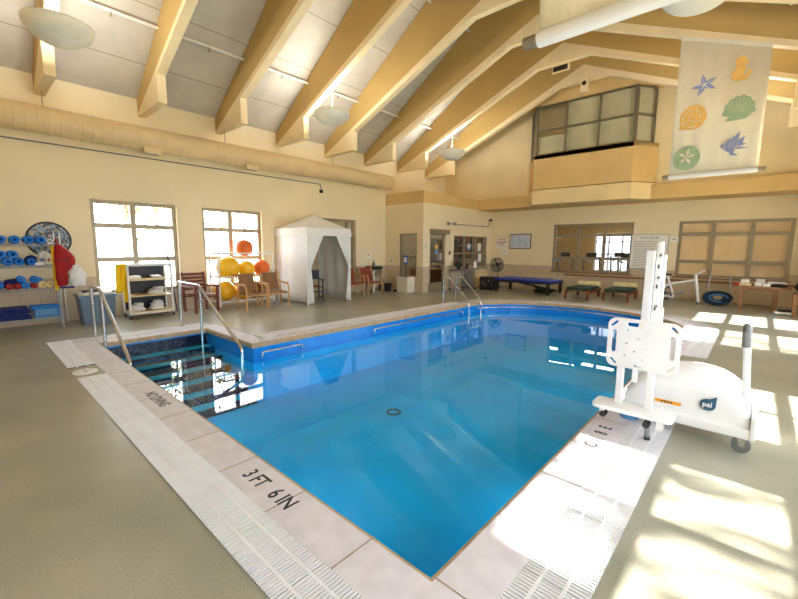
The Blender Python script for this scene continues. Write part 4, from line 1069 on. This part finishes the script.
# white box and sign stand before the narrow office window
t = thing('white_cabinet', 'low white box under the narrow office window', 'box', (-9.16, 10.40, 0)); MB().box(-.17, .33, -.2, .19, 0, .5).build('body', 'ivory', t, bevel=.01); MB().box(-.18, .34, -.21, .19, .5, .53).build('top', 'ivory', t, bevel=.008)
t = thing('wedge_shoe', 'small black object on the floor against the low white box', 'doorstop', (-9.33, 10.1, 0)); MB().prism([(-.06, 0), (.06, 0), (.06, .1), (.03, .1)], -.04, .04, 'y').build('wedge', 'black', t)
t = thing('sign_stand', 'small blue and white sign on a thin stand on the low white box', 'sign', (-9.08, 10.38, .53)); MB().lathe([(.07, 0), (.07, .012), (.012, .02), (.012, .5)], n=14).build('stand', 'black', t); b = MB().box(-.1, .1, -.012, .012, .44, .74).build('panel', 'blueprint', t); MB().box(-.07, .07, -.015, -.012, .5, .68).build('print', 'paper', b)
# office window display
random.seed(5)
for i, (y, z) in enumerate(((10.35, 1.5), (10.35, 1.85))): pass
t = thing('poster', 'dark framed pictures on the inner office wall behind the narrow window', 'poster', (-9.5, 15.1, 0))
for a in (-.55, -.05, .45):
    for b in (1.35, 1.95): 
        f = MB().box(a-.19, a+.19, -.03, 0, b-.24, b+.24).build('frame', 'dark', t); MB().box(a-.15, a+.15, -.034, -.03, b-.2, b+.2).build('picture', 'wicker', f)
t = thing('office_desk', 'dark desk seen inside the office', 'desk', (-9.6, 12.3, 0), PI/2); MB().box(-.7, .7, -.35, .35, .7, .74).build('top', 'wood', t)
for a in (-.65, .65): MB().box(a-.03, a+.03, -.33, .33, 0, .7).build('leg', 'wood', t)
t = thing('office_shelf', 'shelf unit with boxes seen through the office window', 'shelf', (-10.0, 14.0, 0), PI/2)
mb = MB(); mb.box(-.8, .8, -.15, .13, 0, .03)
for z in (.5, 1.0, 1.45, 1.9): mb.box(-.8, .8, -.15, .13, z, z+.03)
for a in (-.8, .8): mb.box(a-.015, a+.015, -.15, .13, 0, 1.95)
mb.build('carcass', 'galv', t)
for i, (y, z, w, h, m, l) in enumerate(((13.4, .53, .2, .3, 'darkroom', 'brown box low on the office shelf'), (13.6, 1.03, .16, .28, 'paper', 'white box on the office shelf, middle tier'), (14.2, 1.03, .2, .24, 'totebin', 'grey blue box on the office shelf, middle tier'), (13.9, 1.48, .2, .3, 'wicker', 'tan box on the office shelf, upper tier'), (14.4, 1.48, .12, .22, 'paper', 'white box on the office shelf, upper tier'))):
    o = MB().box(-.12, .12, -w/2, w/2, 0, h).build('storage_box', m, bevel=.008); o.location = (-9.98, y, z); tag(o, l, 'box')
def sill_item(name, label, cat, y, mb, m, z=.92):
    o = mb.build(name, m); o.location = (OX-.08, y, z); return tag(o, label, cat)
t = thing('window_decal', 'round blue and orange disc stuck in the office window', 'decal', (OX-.055, 13.55, 1.6)); MB().cyl((0,0,0), .14, 0, .012, 'x', 20).build('disc', 'ltblue', t); MB().cyl((0, -.03, .02), .07, .012, .016, 'x', 16).build('centre', 'porange', t)
for y, z, h, l in ((14.35, 1.42, .32, 'upper white notice in the office window'), (14.4, .98, .34, 'lower white notice in the office window')):
    o = MB().box(0, .006, -.13, .13, 0, h).build('paper_notice', 'paper'); o.location = (OX-.055, y, z); tag(o, l, 'notice')
t = thing('door_decal', 'small orange and blue figure decal on the office door glass', 'decal', (OX-.045, 11.42, 1.4)); MB().cyl((0, 0, .18), .09, 0, .006, 'x', 14).build('upper_disc', 'porange', t); MB().cyl((0, 0, 0), .08, 0, .006, 'x', 14).build('lower_disc', 'ltblue', t)
# steel table and cabinet in front of the office window
t = thing('steel_table', 'grey steel table on casters before the office window', 'table', (-8.1, 12.55, 0), PI/2)
MB().box(-.55, .4, -.3, .3, .72, .76).build('top', 'galv', t, bevel=.006)
for a in (-.5, .36):
    for b in (-.26, .26): 
        l = MB().bar((a, b, .08), (a, b, .72), .035).build('leg', 'galv', t); MB().cyl((a, b, .04), .04, -.015, .015, 'x', 12).build('caster', 'black', l)
MB().box(-.5, .36, -.27, .27, .2, .22).build('lower_shelf', 'galv', t)
t = thing('metal_cabinet', 'beige metal cabinet under the office window by the corner', 'cabinet', (-8.22, 13.45, 0), PI/2); MB().box(-.42, .6, -.24, .24, 0, .78).build('body', 'galv', t, bevel=.01)
for a, b in ((-.4, .08), (.1, .58)): 
    f = MB().box(a, b, -.255, -.24, .05, .74).build('door', 'shelfcream', t, bevel=.004); MB().box((a+b)/2-.05, (a+b)/2+.05, -.275, -.255, .6, .62).build('handle', 'dark', f)
t = lump('potted_plant', 'dark potted plant with red blooms on the steel table', 'plant', (-8.15, 12.3, .86), .12, .16, .1, 'greencush', 4, .5)
MB().lathe([(.07, -.1), (.09, 0), (.09, .03)], n=16).build('pot', 'dark', t)
for i in range(7): MB().ball((.09*math.cos(i*2.2)+.03, .12*math.sin(i*2.2), .1+.05*(i % 3)), .022, 8).build('bloom', 'redfoam', t)
o = MB().lathe([(.05, 0), (.05, .16), (.02, .2)], n=14).build('plastic_bottle', 'dark'); o.location = (-8.15, 12.85, .76); tag(o, 'dark bottle on the steel table near the cabinet', 'bottle')
o = MB().lathe([(.06, 0), (.06, .2), (.025, .25), (.025, .28)], n=14).build('white_jug', 'paper'); o.location = (-8.2, 13.5, .78); tag(o, 'white jug standing on the beige metal cabinet', 'jug')

# fan and black case
t = thing('pedestal_fan', 'black pedestal fan in the corner behind the blue platform', 'fan', (-7.68, 14.4, 0))
t.scale = (.8, .8, .8)
MB().lathe([(.2, 0), (.2, .02), (.03, .05), (.018, .08)], n=20).build('base', 'black', t); MB().tube([(0,0,.05), (0,0,1.0)], .018, 8).build('pole', 'black', t)
fn = MB(); cx = (0, -.12, 1.12)
for r in (.10, .19, .28, .34):
    for yy in (-.2, -.08): fn.tube([(r*math.cos(a), yy+(.03 if r < .3 else .0)*0, 1.12+r*math.sin(a)) for a in [2*PI*i/24 for i in range(24)]], .006 if r < .34 else .012, 5, closed=True)
for i in range(20):
    a = 2*PI*i/20
    for yy in (-.2, -.08): fn.tube([(.06*math.cos(a), yy, 1.12+.06*math.sin(a)), (.34*math.cos(a), yy, 1.12+.34*math.sin(a))], .004, 4)
fn.build('cage', 'dark', t)
MB().cyl((0, 0, 1.12), .09, -.08, .08, 'y', 16).build('motor', 'black', t)
for i in range(4):
    a = PI/2*i+.4; d = Vector((math.cos(a), 0, math.sin(a))); s_ = Vector((-d.z, 0, d.x))
    MB().add([Vector((0,-.14,1.12))+d*.06-s_*.03, Vector((0,-.13,1.12))+d*.29-s_*.10+Vector((0,-.02,0)), Vector((0,-.13,1.12))+d*.30+s_*.07+Vector((0,.03,0)), Vector((0,-.14,1.12))+d*.06+s_*.03+Vector((0,.02,0))], [(0,1,2,3)]).build('blade', 'grey', t, solid=.006)
t = thing('black_case', 'square black equipment case beneath the fan', 'case', (-7.35, 13.15, 0)); MB().box(-.28, .28, -.25, .25, .03, .5).build('body', 'black', t, bevel=.03)
for a, b in ((-.15, .3), (.12, .36), (-.05, .2)): MB().cyl((a, 0, b), .03, -.256, -.25, 'y', 12).build('knob', 'galv', t)
for a in (-.22, .22):
    for b in (-.2, .2): MB().cyl((a, b, 0), .03, 0, .03, 'z', 10).build('foot', 'black', t)
# blue topped platform
t = thing('mat_platform', 'long low platform with royal blue top along the back wall', 'platform', (-6.02, 13.55, 0), .0)
MB().box(-1.02, 1.0, -.62, .62, .42, .49).build('top', 'royal', t, bevel=.03)
mb = MB(); mb.box(-1.03, 1.01, -.63, .63, .36, .43); mb.build('frame', 'black', t)
for a in (-.95, .93):
    for b in (-.56, .56): MB().bar((a, b, 0), (a, b, .38), .09).build('leg', 'black', t)
MB().bar((.9, -.5, .08), (-.2, .3, .34), .06).build('brace', 'black', t); MB().bar((.9, .4, .08), (-.2, -.3, .34), .06).build('brace', 'black', t)
lump('black_bag', 'black bag lying on the floor beneath the blue platform', 'bag', (-5.5, 13.7, 0), .35, .2, .1, 'black', 21, .2)
# loungers
def lounger(x, y, rz, label, lc):
    t = thing('pool_lounger', label, 'lounger', (x, y, 0), rz, 'wooden loungers by the back wall')
    w = .32
    for a in (-w, w):
        MB().box(a-.025, a+.025, 0, 1.5, .2, .28).build('side_rail', 'redwood', t)
        for b in (.03, 1.3): MB().box(a-.03, a+.03, b-.03, b+.03, 0, .22).build('leg', 'redwood', t)
    mb = MB()
    for i in range(12): mb.box(-w, w, .02+.124*i, .10+.124*i, .262, .28)
    mb.build('slats', 'wood', t)
    MB().box(-w-.01, w+.01, .03, 1.3, .282, .36).build('cushion', 'greencush', t, bevel=.025)
    mb = MB().loft([[(xx, 1.36+.13*math.cos(a), .40+.09*math.sin(a)) for a in [2*PI*i/14 for i in range(14)]] for xx in (-w, -w+.03, w-.03, w)]); mb.build('pillow', 'creampil', t, bevel=.0)
    return t
lounger(-4.05, 12.6, 0.03, 'wooden lounger with green cushion, the one nearer the blue platform', 0)
lounger(-3.05, 12.95, 0.03, 'wooden lounger with green cushion, the one nearer the pool lift mast', 0)
# bike
t = thing('aqua_bike', 'white water exercise bike standing by the back wall', 'bike', (-1.75, 14.2, 0))
mb = MB(); r = .035
mb.tube(bend([(-.48, 0, .02), (-.42, 0, .25), (-.22, 0, .50), (-.02, 0, .57), (.48, 0, .68)], .15), r, 10)
mb.tube([(.45, 0, .85), (.58, 0, .04)], .04, 10); mb.tube([(-.24, 0, .80), (-.14, 0, .52), (-.02, 0, .16)], .03, 10)
mb.tube([(-.42, 0, .18), (-.02, 0, .14)], .03, 8)
mb.build('frame', 'white', t)
MB().tube([(-.48, -.22, .03), (-.48, .22, .03)], .03, 8).build('foot', 'white', t); MB().tube([(.58, -.22, .03), (.58, .22, .03)], .03, 8).build('foot', 'grey', t)
MB().loft([[(-.40+.28*u, (.10*(1-u)+.03)*math.cos(a), .81+.03*math.sin(a)) for a in [2*PI*i/12 for i in range(12)]] for u in (0, .15, .5, .85, 1)]).build('saddle', 'black', t)
MB().tube(bend([(.66, -.22, .98), (.48, -.2, .84), (.42, 0, .84), (.48, .2, .84), (.66, .22, .98)], .08), .022, 8).build('handlebar', 'white', t)
mb = MB(); 
mb.tube([(-.28+.2*math.cos(a), .06, .26+.2*math.sin(a)) for a in [2*PI*i/28 for i in range(28)]], .025, 8, closed=True); mb.cyl((-.28, 0, .26), .05, .03, .09, 'y', 12)
for i in range(5): a = 2*PI*i/5; mb.tube([(-.28, .06, .26), (-.28+.2*math.cos(a), .06, .26+.2*math.sin(a))], .012, 6)
mb.build('wheel', 'hose', t)
k = MB(); k.tube([(-.02, -.1, .26), (.16, -.1, .30)], .016, 8); k.tube([(-.02, .1, .26), (-.2, .1, .22)], .016, 8); k.tube([(-.02, -.1, .26), (-.02, .1, .26)], .02, 8); k.build('crank', 'galv', t)
for x, y, z in ((.18, -.16, .30), (-.22, .16, .22)): MB().box(x-.06, x+.06, y-.05, y+.05, z-.015, z+.015).build('pedal', 'ltblue', t)
# standing frame and hose coil
t = thing('walking_frame', 'tall thin steel frame standing behind the blue hose coil', 'frame', (-.75, 14.62, 0))
mb = MB(); mb.tube(bend([(-.30, 0, 0), (-.24, .1, .80), (-.24, .1, .82)], .02), .018, 8); mb.build('upright', 'galv', t)
MB().tube([(.24, 0, 0), (.22, .1, .82)], .018, 8).build('upright', 'galv', t); MB().tube([(-.25, .09, .74), (.22, .09, .74)], .014, 8).build('crossbar', 'galv', t); MB().tube([(-.30, -.0, .04), (.24, 0, .04)], .02, 8).build('crossbar', 'galv', t)
t = thing('hose_coil', 'coiled dark blue hose leaning against the steel frame', 'hose', (-.75, 14.25, 0))
mb = MB(); pts = []
for i in range(24*9+1):
    a = 2*PI*i/24; k = i/24; rr = 1.0-.07*k
    pts.append((.33*rr*math.cos(a), -.10+.035*k*.6+.05*math.sin(a), .21+.19*rr*math.sin(a)))
mb.tube(pts, .022, 8); mb.build('hose', 'hose', t)
mb = MB(); mb.tube([(.2*math.cos(a)+.03, -.14, .22+.1*math.sin(a)) for a in [2*PI*i/24*.8 for i in range(25)]], .018, 8); mb.build('loop', 'ltblue', t)
# table and its things
t = thing('wooden_table', 'brown wooden side table by the shaded back window', 'table', (.1, 13.85, 0))
MB().box(-.55, .58, -.36, .36, .60, .64).build('top', 'wood', t, bevel=.006)
mb = MB(); mb.box(-.36, .36, -.29, -.27, .53, .60); mb.box(-.36, .36, .27, .29, .53, .60); mb.box(-.36, -.34, -.28, .28, .53, .60); mb.box(.34, .36, -.28, .28, .53, .60); mb.build('apron', 'wood', t)
for a in (-.34, .32):
    for b in (-.26, .26): MB().box(a-.04, a+.04, b-.04, b+.04, 0, .6).build('leg', 'wood', t)
def boxy(name, label, cat, loc, s_, m, rz=0, bev=.008, grp=None):
    o = MB().box(-s_[0]/2, s_[0]/2, -s_[1]/2, s_[1]/2, 0, s_[2]).build(name, m, bevel=bev); o.location = loc; o.rotation_euler = (0, 0, rz); return tag(o, label, cat, grp)
lump('red_toy', 'small red and brown clutter at the near end of the wooden table', 'toy', (-.36, 13.62, .64), .07, .05, .035, 'redfoam', 31, .4)
boxy('paper_tray', 'beige tray on the wooden table nearest the hose', 'tray', (-.19, 13.68, .64), (.24, .2, .06), 'shelfcream')
boxy('paper_notice', 'folded white card standing behind the beige tray', 'card', (-.2, 13.85, .64), (.17, .02, .15), 'paper', .1, .002)
boxy('small_box', 'pale box on the table between two standing cards', 'box', (.06, 13.66, .64), (.14, .12, .08), 'liner')
boxy('paper_notice', 'second folded white card standing mid table', 'card', (.1, 13.85, .64), (.17, .02, .17), 'paper', -.1, .002)
boxy('tissue_box', 'white tissue box in front of the black cloth', 'box', (.22, 13.62, .64), (.14, .1, .07), 'paper', .2)
boxy('paper_notice', 'third folded white card toward the far end of the table', 'card', (.33, 13.88, .64), (.17, .02, .12), 'paper', .05, .002)
boxy('paper_notice', 'fourth folded white card behind the black cloth', 'card', (.5, 13.86, .64), (.17, .02, .12), 'paper', -.08, .002)
lump('black_cloth', 'crumpled black cloth on the wooden table', 'cloth', (.42, 13.65, .64), .2, .1, .045, 'black', 14, .3)
t = thing('pool_cleaner', 'flat white pool cleaning head under the table end', 'cleaner', (.56, 13.25, 0)); MB().box(-.16, .2, -.12, .12, .02, .08).build('body', 'white', t, bevel=.02); MB().box(-.1, .2, -.08, .08, .08, .14).build('cover', 'dark', t, bevel=.02); MB().cyl((-.14, 0, .03), .03, -.11, .11, 'y', 12).build('roller', 'ltblue', t)
t = thing('wooden_stool', 'brown wooden stool cut by the right picture edge', 'stool', (.92, 13.15, 0))
MB().box(-.22, .22, -.2, .2, .52, .56).build('top', 'redwood', t)
for a in (-.19, .19):
    for b in (-.17, .17): MB().box(a-.03, a+.03, b-.03, b+.03, 0, .52).build('leg', 'wood', t)
MB().box(-.19, .19, -.18, -.16, .25, .29).build('stretcher', 'wood', t)
lump('black_bag', 'black bag sitting on the brown wooden stool', 'bag', (.9, 13.15, .56), .2, .16, .16, 'black', 27, .35)

# ------------------------------------------------------------------ pool lift
t = thing('pool_lift', 'white wheeled pool lift with slotted seat back and curved cover', 'pool lift', (0, 0, 0))
def rrect(x0, x1, z0, z1, r, n=6, ch=0):
    out = []
    for cx_, cz_, a0 in ((x1-r, z1-r, 0), (x0+r, z1-r, PI/2), (x0+r, z0+r, PI), (x1-r, z0+r, 3*PI/2)):
        for i in range(n+1): a = a0+PI/2*i/n; out.append((cx_+r*math.cos(a), cz_+r*math.sin(a)))
    return out
def slot(cx_, cz_, L, w, ang):
    pts = []
    for s_, a0 in ((1, -PI/2), (-1, PI/2)):
        for i in range(7): a = a0+PI*i/6; pts.append((s_*(L/2-w/2)+w/2*math.cos(a), w/2*math.sin(a)))
    c, s_ = math.cos(ang), math.sin(ang)
    return [(cx_+x*c-z*s_, cz_+x*s_+z*c) for x, z in pts]
def plate(name, outer, holes, y0, y1, m, parent, bev=.004):
    bm = bmesh.new(); ed = []
    for loop in [outer]+holes:
        vs = [bm.verts.new((x, y0, z)) for x, z in loop]
        for i in range(len(vs)): ed.append(bm.edges.new((vs[i-1], vs[i])))
    bmesh.ops.triangle_fill(bm, use_beauty=True, edges=ed)
    r_ = bmesh.ops.extrude_face_region(bm, geom=list(bm.faces))
    bmesh.ops.translate(bm, verts=[v for v in r_['geom'] if isinstance(v, bmesh.types.BMVert)], vec=(0, y1-y0, 0))
    bmesh.ops.recalc_face_normals(bm, faces=bm.faces)
    me = bpy.data.meshes.new(name); bm.to_mesh(me); bm.free(); me.materials.append(M[m])
    o = bpy.data.objects.new(name, me); COL.objects.link(o); o.parent = parent
    if bev: md = o.modifiers.new('b', 'BEVEL'); md.width = bev; md.segments = 2; md.limit_method = 'ANGLE'
    return o
prof = [(-.80, .13), (-.80, .26), (-.74, .40), (-.62, .50), (-.46, .555), (-.28, .57), (-.12, .545), (-.01, .47), (.055, .36), (.085, .25), (.085, .13)]
def ring(y, kz, kx): return [(-.36+(x+.36)*kx, y, .13+(z-.13)*kz) for x, z in prof]
mb = MB(); mb.loft([ring(3.90, .60, .97), ring(3.905, .76, .98), ring(3.93, .88, .99), ring(4.0, .96, 1), ring(4.1, 1, 1), ring(4.3, 1, 1), ring(4.4, .96, 1), ring(4.47, .88, .99), ring(4.49, .7, .98)], closed=True)
mb.build('cover', 'white', t, sub=1)
MB().box(-.66, .10, 3.875, 4.51, .115, .20).build('base_tray', 'white', t, bevel=.015); MB().box(.075, .112, 3.865, 4.52, .12, .30).build('end_block', 'white', t, bevel=.01)
lg = MB()
lg.prism([(-.19+.052*math.cos(a), .325+.046*math.sin(a)) for a in [PI*.45+2*PI*.80*i/20 for i in range(21)]] + [(-.135, .40)], 3.885, 3.899, 'y'); lg = lg.build('logo', 'liftlogo', t)
text('pal', 'logo_text', .056, 'white', lg, T_((-.192, 3.884, .312)) @ Matrix.Rotation(PI/2, 4, 'X'), .0006, 'CENTER')
st_ = MB().box(-.545, -.36, 3.893, 3.899, .262, .288).build('warning_sticker', 'stickorg', t)
mb = MB(); [mb.box(-.50+.022*i, -.488+.022*i, 3.8915, 3.893, .268, .282) for i in range(4)]; mb.build('sticker_print', 'ink', st_)
for x, y in ((.035, 3.92), (.035, 4.44), (-.55, 4.42)):
    c = MB().cyl((x, y, .06), .06, -.02, .02, 'y', 18).cyl((x, y, .06), .025, -.026, .026, 'y', 12).build('caster', 'grey', t)
    f = MB(); f.box(x-.02, x+.02, y-.03, y-.027, .05, .13); f.box(x-.02, x+.02, y+.027, y+.03, .05, .13); f.box(x-.026, x+.026, y-.04, y+.04, .10, .12); f.build('fork', 'steel', c)
MB().box(-.755, -.685, 4.17, 4.29, .2, 1.54).build('mast', 'white', t, bevel=.008)
mb = MB(); mb.box(-.68, -.635, 4.2, 4.27, .2, 1.62); mb.build('mast_rail', 'white', t, bevel=.006)
[MB().box(-.662, -.650, 4.194, 4.2, z, z+.035).build('rail_slot', 'dark', t) for z in (1.0, 1.2, 1.38)]
MB().tube([(-.625, 4.28, .2), (-.625, 4.28, 1.5)], .016, 10).build('actuator_rod', 'steel', t); MB().tube([(-.625, 4.28, .2), (-.625, 4.28, 1.02)], .03, 12).build('actuator', 'ivory', t)
for z in (1.04, 1.3, 1.5): MB().cyl((-.645, 4.24, z), .014, -.06, -.03, 'y', 10).build('bolt', 'galv', t)
MB().bar((-.72, 4.2, .88), (-.66, 3.64, .78), .07).build('arm', 'white', t)
MB().lathe([(.035, .03), (.035, .3)], (-.75, 4.02, 0), 14).build('foot_post', 'steel', t)
MB().lathe([(.075, .012), (.08, .02), (.08, .045), (.045, .05)], (-.75, 4.02, 0), 20).build('foot_collar', 'ltblue', t)
SY = 3.62
xa, xb, za, zb = -.885, -.375, .575, .985
holes = [slot((xa+xb)/2-.02, zb-.045, .19, .034, 0), slot(xa+.05, (za+zb)/2+.01, .19, .034, PI/2), slot(xb-.05, (za+zb)/2+.01, .19, .034, PI/2),
         slot(xa+.045, zb-.05, .075, .02, PI/4), slot(xb-.045, zb-.05, .06, .02, -PI/4), slot(xa+.05, za+.05, .075, .02, -PI/4), slot(xb-.05, za+.05, .075, .02, PI/4), slot((xa+xb)/2-.02, za+.025, .06, .016, 0)]
for cx_, cz_ in ((-.74, .89), (-.60, .87), (-.66, .83), (-.74, .78), (-.60, .76), (-.68, .72), (-.75, .68), (-.62, .66)): holes.append([(cx_+.008*math.cos(a), cz_+.008*math.sin(a)) for a in [2*PI*i/8 for i in range(8)]])
plate('seat_back', rrect(xa, xb, za, zb, .06), holes, SY, SY+.022, 'white', t)
for x in (-.775, -.555): MB().box(x-.026, x+.026, SY+.025, SY+.07, .2, .62).build('seat_tube', 'white', t, bevel=.005)
MB().box(-.685, -.645, SY+.02, SY+.05, .46, .58).build('tab', 'white', t, bevel=.004)
mb = MB().prism([(x, z) for x, z in rrect(-.945, -.365, SY-.12, SY+.11, .05)], .22, .255, 'z')
fp = mb.build('footrest', 'white', t, bevel=.008)
MB().box(-.88, -.845, SY-.1, SY, .16, .22).build('footrest_tab', 'white', fp); MB().box(-.47, -.43, SY-.1, SY, .15, .22).build('footrest_tab', 'white', fp)
for x in (-.85, -.535): MB().cyl((x, SY-.08, .175), .026, -.035, .03, 'y', 14).build('knob', 'black', t)
l = MB().tube([(-.535, SY-.06, .18), (-.535, SY+.0, .035)], .018, 10).build('kick_leg', 'galv', t); MB().tube([(-.535, SY-.003, .045), (-.535, SY+.012, .008)], .021, 10).build('rubber_tip', 'black', l)
mb = MB(); mb.tube(bend([(.045, 4.42, .2), (-.01, 4.42, .92), (-.01, 4.05, .92), (.045, 4.05, .2)], .07), .022, 10); h = mb.build('push_handle', 'white', t)
mb = MB(); mb.tube(bend([(-.004, 4.42, .80), (-.01, 4.42, .92), (-.01, 4.05, .92), (-.004, 4.05, .80)], .07), .029, 10); mb.build('grip', 'grey', h)

# ------------------------------------------------------------------ outside
mb = MB(); mb.box(-60, XL-.3, -30, 45, -.35, -.2); mb.box(XR+.3, 60, -30, 45, -.35, -.2); mb.box(XL-.3, XR+.3, -30, YF-.3, -.35, -.2); struct(mb.build('ground', 'ground'))
def tree(name, label, x, y, h, cz, crown, nleaf, lsize, seed, group):
    random.seed(seed); t = thing(name, label, 'tree', (x, y, -.2), 0, group)
    MB().tube(smooth_path([(0, 0, 0), (.1, .05, h*.3), (-.05, .15, h*.6), (.1, .1, h*.95)], 4), [.16*(1-.8*i/12) for i in range(13)], 8).build('trunk', 'bark', t)
    br = MB(); tips = []
    for i in range(16):
        a = random.uniform(0, 2*PI); z0 = h*random.uniform(.3, .85); L = crown*random.uniform(.5, 1)
        p1 = Vector((L*math.cos(a)*.5, L*math.sin(a)*.5, z0+L*.35)); p2 = Vector((L*math.cos(a), L*math.sin(a), z0+L*random.uniform(.3, .8)))
        br.tube([(0, .1, z0), p1, p2], [.05, .03, .012], 5); tips += [p1, p2, (p1+p2)/2]
    br.build('branches', 'bark', t)
    lf = MB()
    for i in range(nleaf):
        p = random.choice(tips)+Vector((random.gauss(0, crown*.22), random.gauss(0, crown*.22), random.gauss(0, crown*.18)))
        u = Vector((random.gauss(0,1), random.gauss(0,1), random.gauss(0,1))).normalized(); v = u.orthogonal().normalized()
        s_ = lsize*random.uniform(.6, 1.3)
        lf.add([p-u*s_, p+v*s_*.45, p+u*s_, p-v*s_*.45], [(0,1,2,3)])
    lf.build('leaves', 'leaf', t, fixn=False)
tree('shade_tree', 'leafy tree outside the first window', -16.5, 3.9, 5.2, 3, 2.2, 900, .10, 1, 'trees outside the left windows')
tree('shade_tree', 'leafy tree farther off outside the second window', -22, 10.2, 6, 3, 2.2, 700, .11, 4, 'trees outside the left windows')
tree('shade_tree', 'leafy tree outside the sunny windows, near the camera', 8.6, 2.4, 12.6, 5, 2.4, 1600, .17, 9, 'trees outside the sunny windows')
tree('shade_tree', 'leafy tree outside the sunny windows, level with the pool lift', 8.8, 7.4, 11.2, 5, 2.3, 1300, .17, 12, 'trees outside the sunny windows')

# ------------------------------------------------------------------ light
W_ = bpy.data.worlds.new('World'); sc.world = W_; W_.use_nodes = True
nt = W_.node_tree; bg = nt.nodes['Background']; bg.inputs['Color'].default_value = (0.82, 0.91, 1.0, 1); bg.inputs['Strength'].default_value = 10.0
def light(name, kind, loc, rot, energy, col=(1,1,1), **kw):
    l = bpy.data.lights.new(name, kind); l.energy = energy; l.color = col
    for k, v in kw.items(): setattr(l, k, v)
    o = bpy.data.objects.new(name, l); COL.objects.link(o); o.location = loc; o.rotation_euler = rot; return o
light('sun', 'SUN', (20, 3, 20), (0, math.radians(45), 0), 26.0, (1, .94, .84), angle=math.radians(.9))
def portal(name, loc, rot, sx, sy):
    o = light(name, 'AREA', loc, rot, 1, shape='RECTANGLE', size=sx, size_y=sy); o.data.cycles.is_portal = True
for h in LW: portal('portal', (XL-.27, (h[0]+h[1])/2, (h[2]+h[3])/2), (0, -PI/2, 0), h[3]-h[2], h[1]-h[0])
for h in RW: portal('portal', (XR+.27, (h[0]+h[1])/2, (h[2]+h[3])/2), (0, PI/2, 0), h[3]-h[2], h[1]-h[0])
for h in FW: portal('portal', ((h[0]+h[1])/2, YF-.22, (h[2]+h[3])/2), (PI/2, 0, 0), h[1]-h[0], h[3]-h[2])
for x, y in BOWLS:
    light('bowl_bulb', 'POINT', (x, y, 4.78), (0, 0, 0), 95, (1, .96, .9), shadow_soft_size=.12)
for x, y, rz in ADDED_LAMPS:
    d_ = Vector((-math.sin(rz), math.cos(rz)))
    light('added_lamp_light', 'AREA', (x+d_.x*.06, y+d_.y*.06, -.58), (PI/2, 0, rz), 3.5, (.85, .96, 1), shape='DISK', size=.2)  # added light, brightens the pool water
light('office_lamp', 'AREA', (-9.4, 12.9, 3.0), (0, 0, 0), 14, (1, .92, .8), shape='RECTANGLE', size=.6, size_y=2.0)

# ------------------------------------------------------------------ camera
cam = bpy.data.cameras.new('camera'); co = bpy.data.objects.new('camera', cam); COL.objects.link(co); sc.camera = co
cam.sensor_width = 36; cam.lens = 36*395/798; cam.clip_start = .05; cam.clip_end = 300
YAW, PIT, ROL = -0.7346, 0.1314, -0.00846
f = Vector((math.sin(YAW)*math.cos(PIT), math.cos(YAW)*math.cos(PIT), -math.sin(PIT)))
r = Vector((math.cos(YAW), -math.sin(YAW), 0)); d = f.cross(r)
rr = r*math.cos(ROL)+d*math.sin(ROL); dd = -r*math.sin(ROL)+d*math.cos(ROL)
co.matrix_world = Matrix(((rr.x, -dd.x, -f.x, 0), (rr.y, -dd.y, -f.y, 0), (rr.z, -dd.z, -f.z, 1.55), (0, 0, 0, 1)))
sc.view_settings.view_transform = 'Standard'; sc.view_settings.look = 'None'; sc.view_settings.gamma = 1; sc.view_settings.exposure = 0.52
sc.cycles.max_bounces = 10; sc.cycles.diffuse_bounces = 6; sc.cycles.transparent_max_bounces = 16
sc.cycles.use_denoising = True; sc.cycles.sample_clamp_indirect = 8
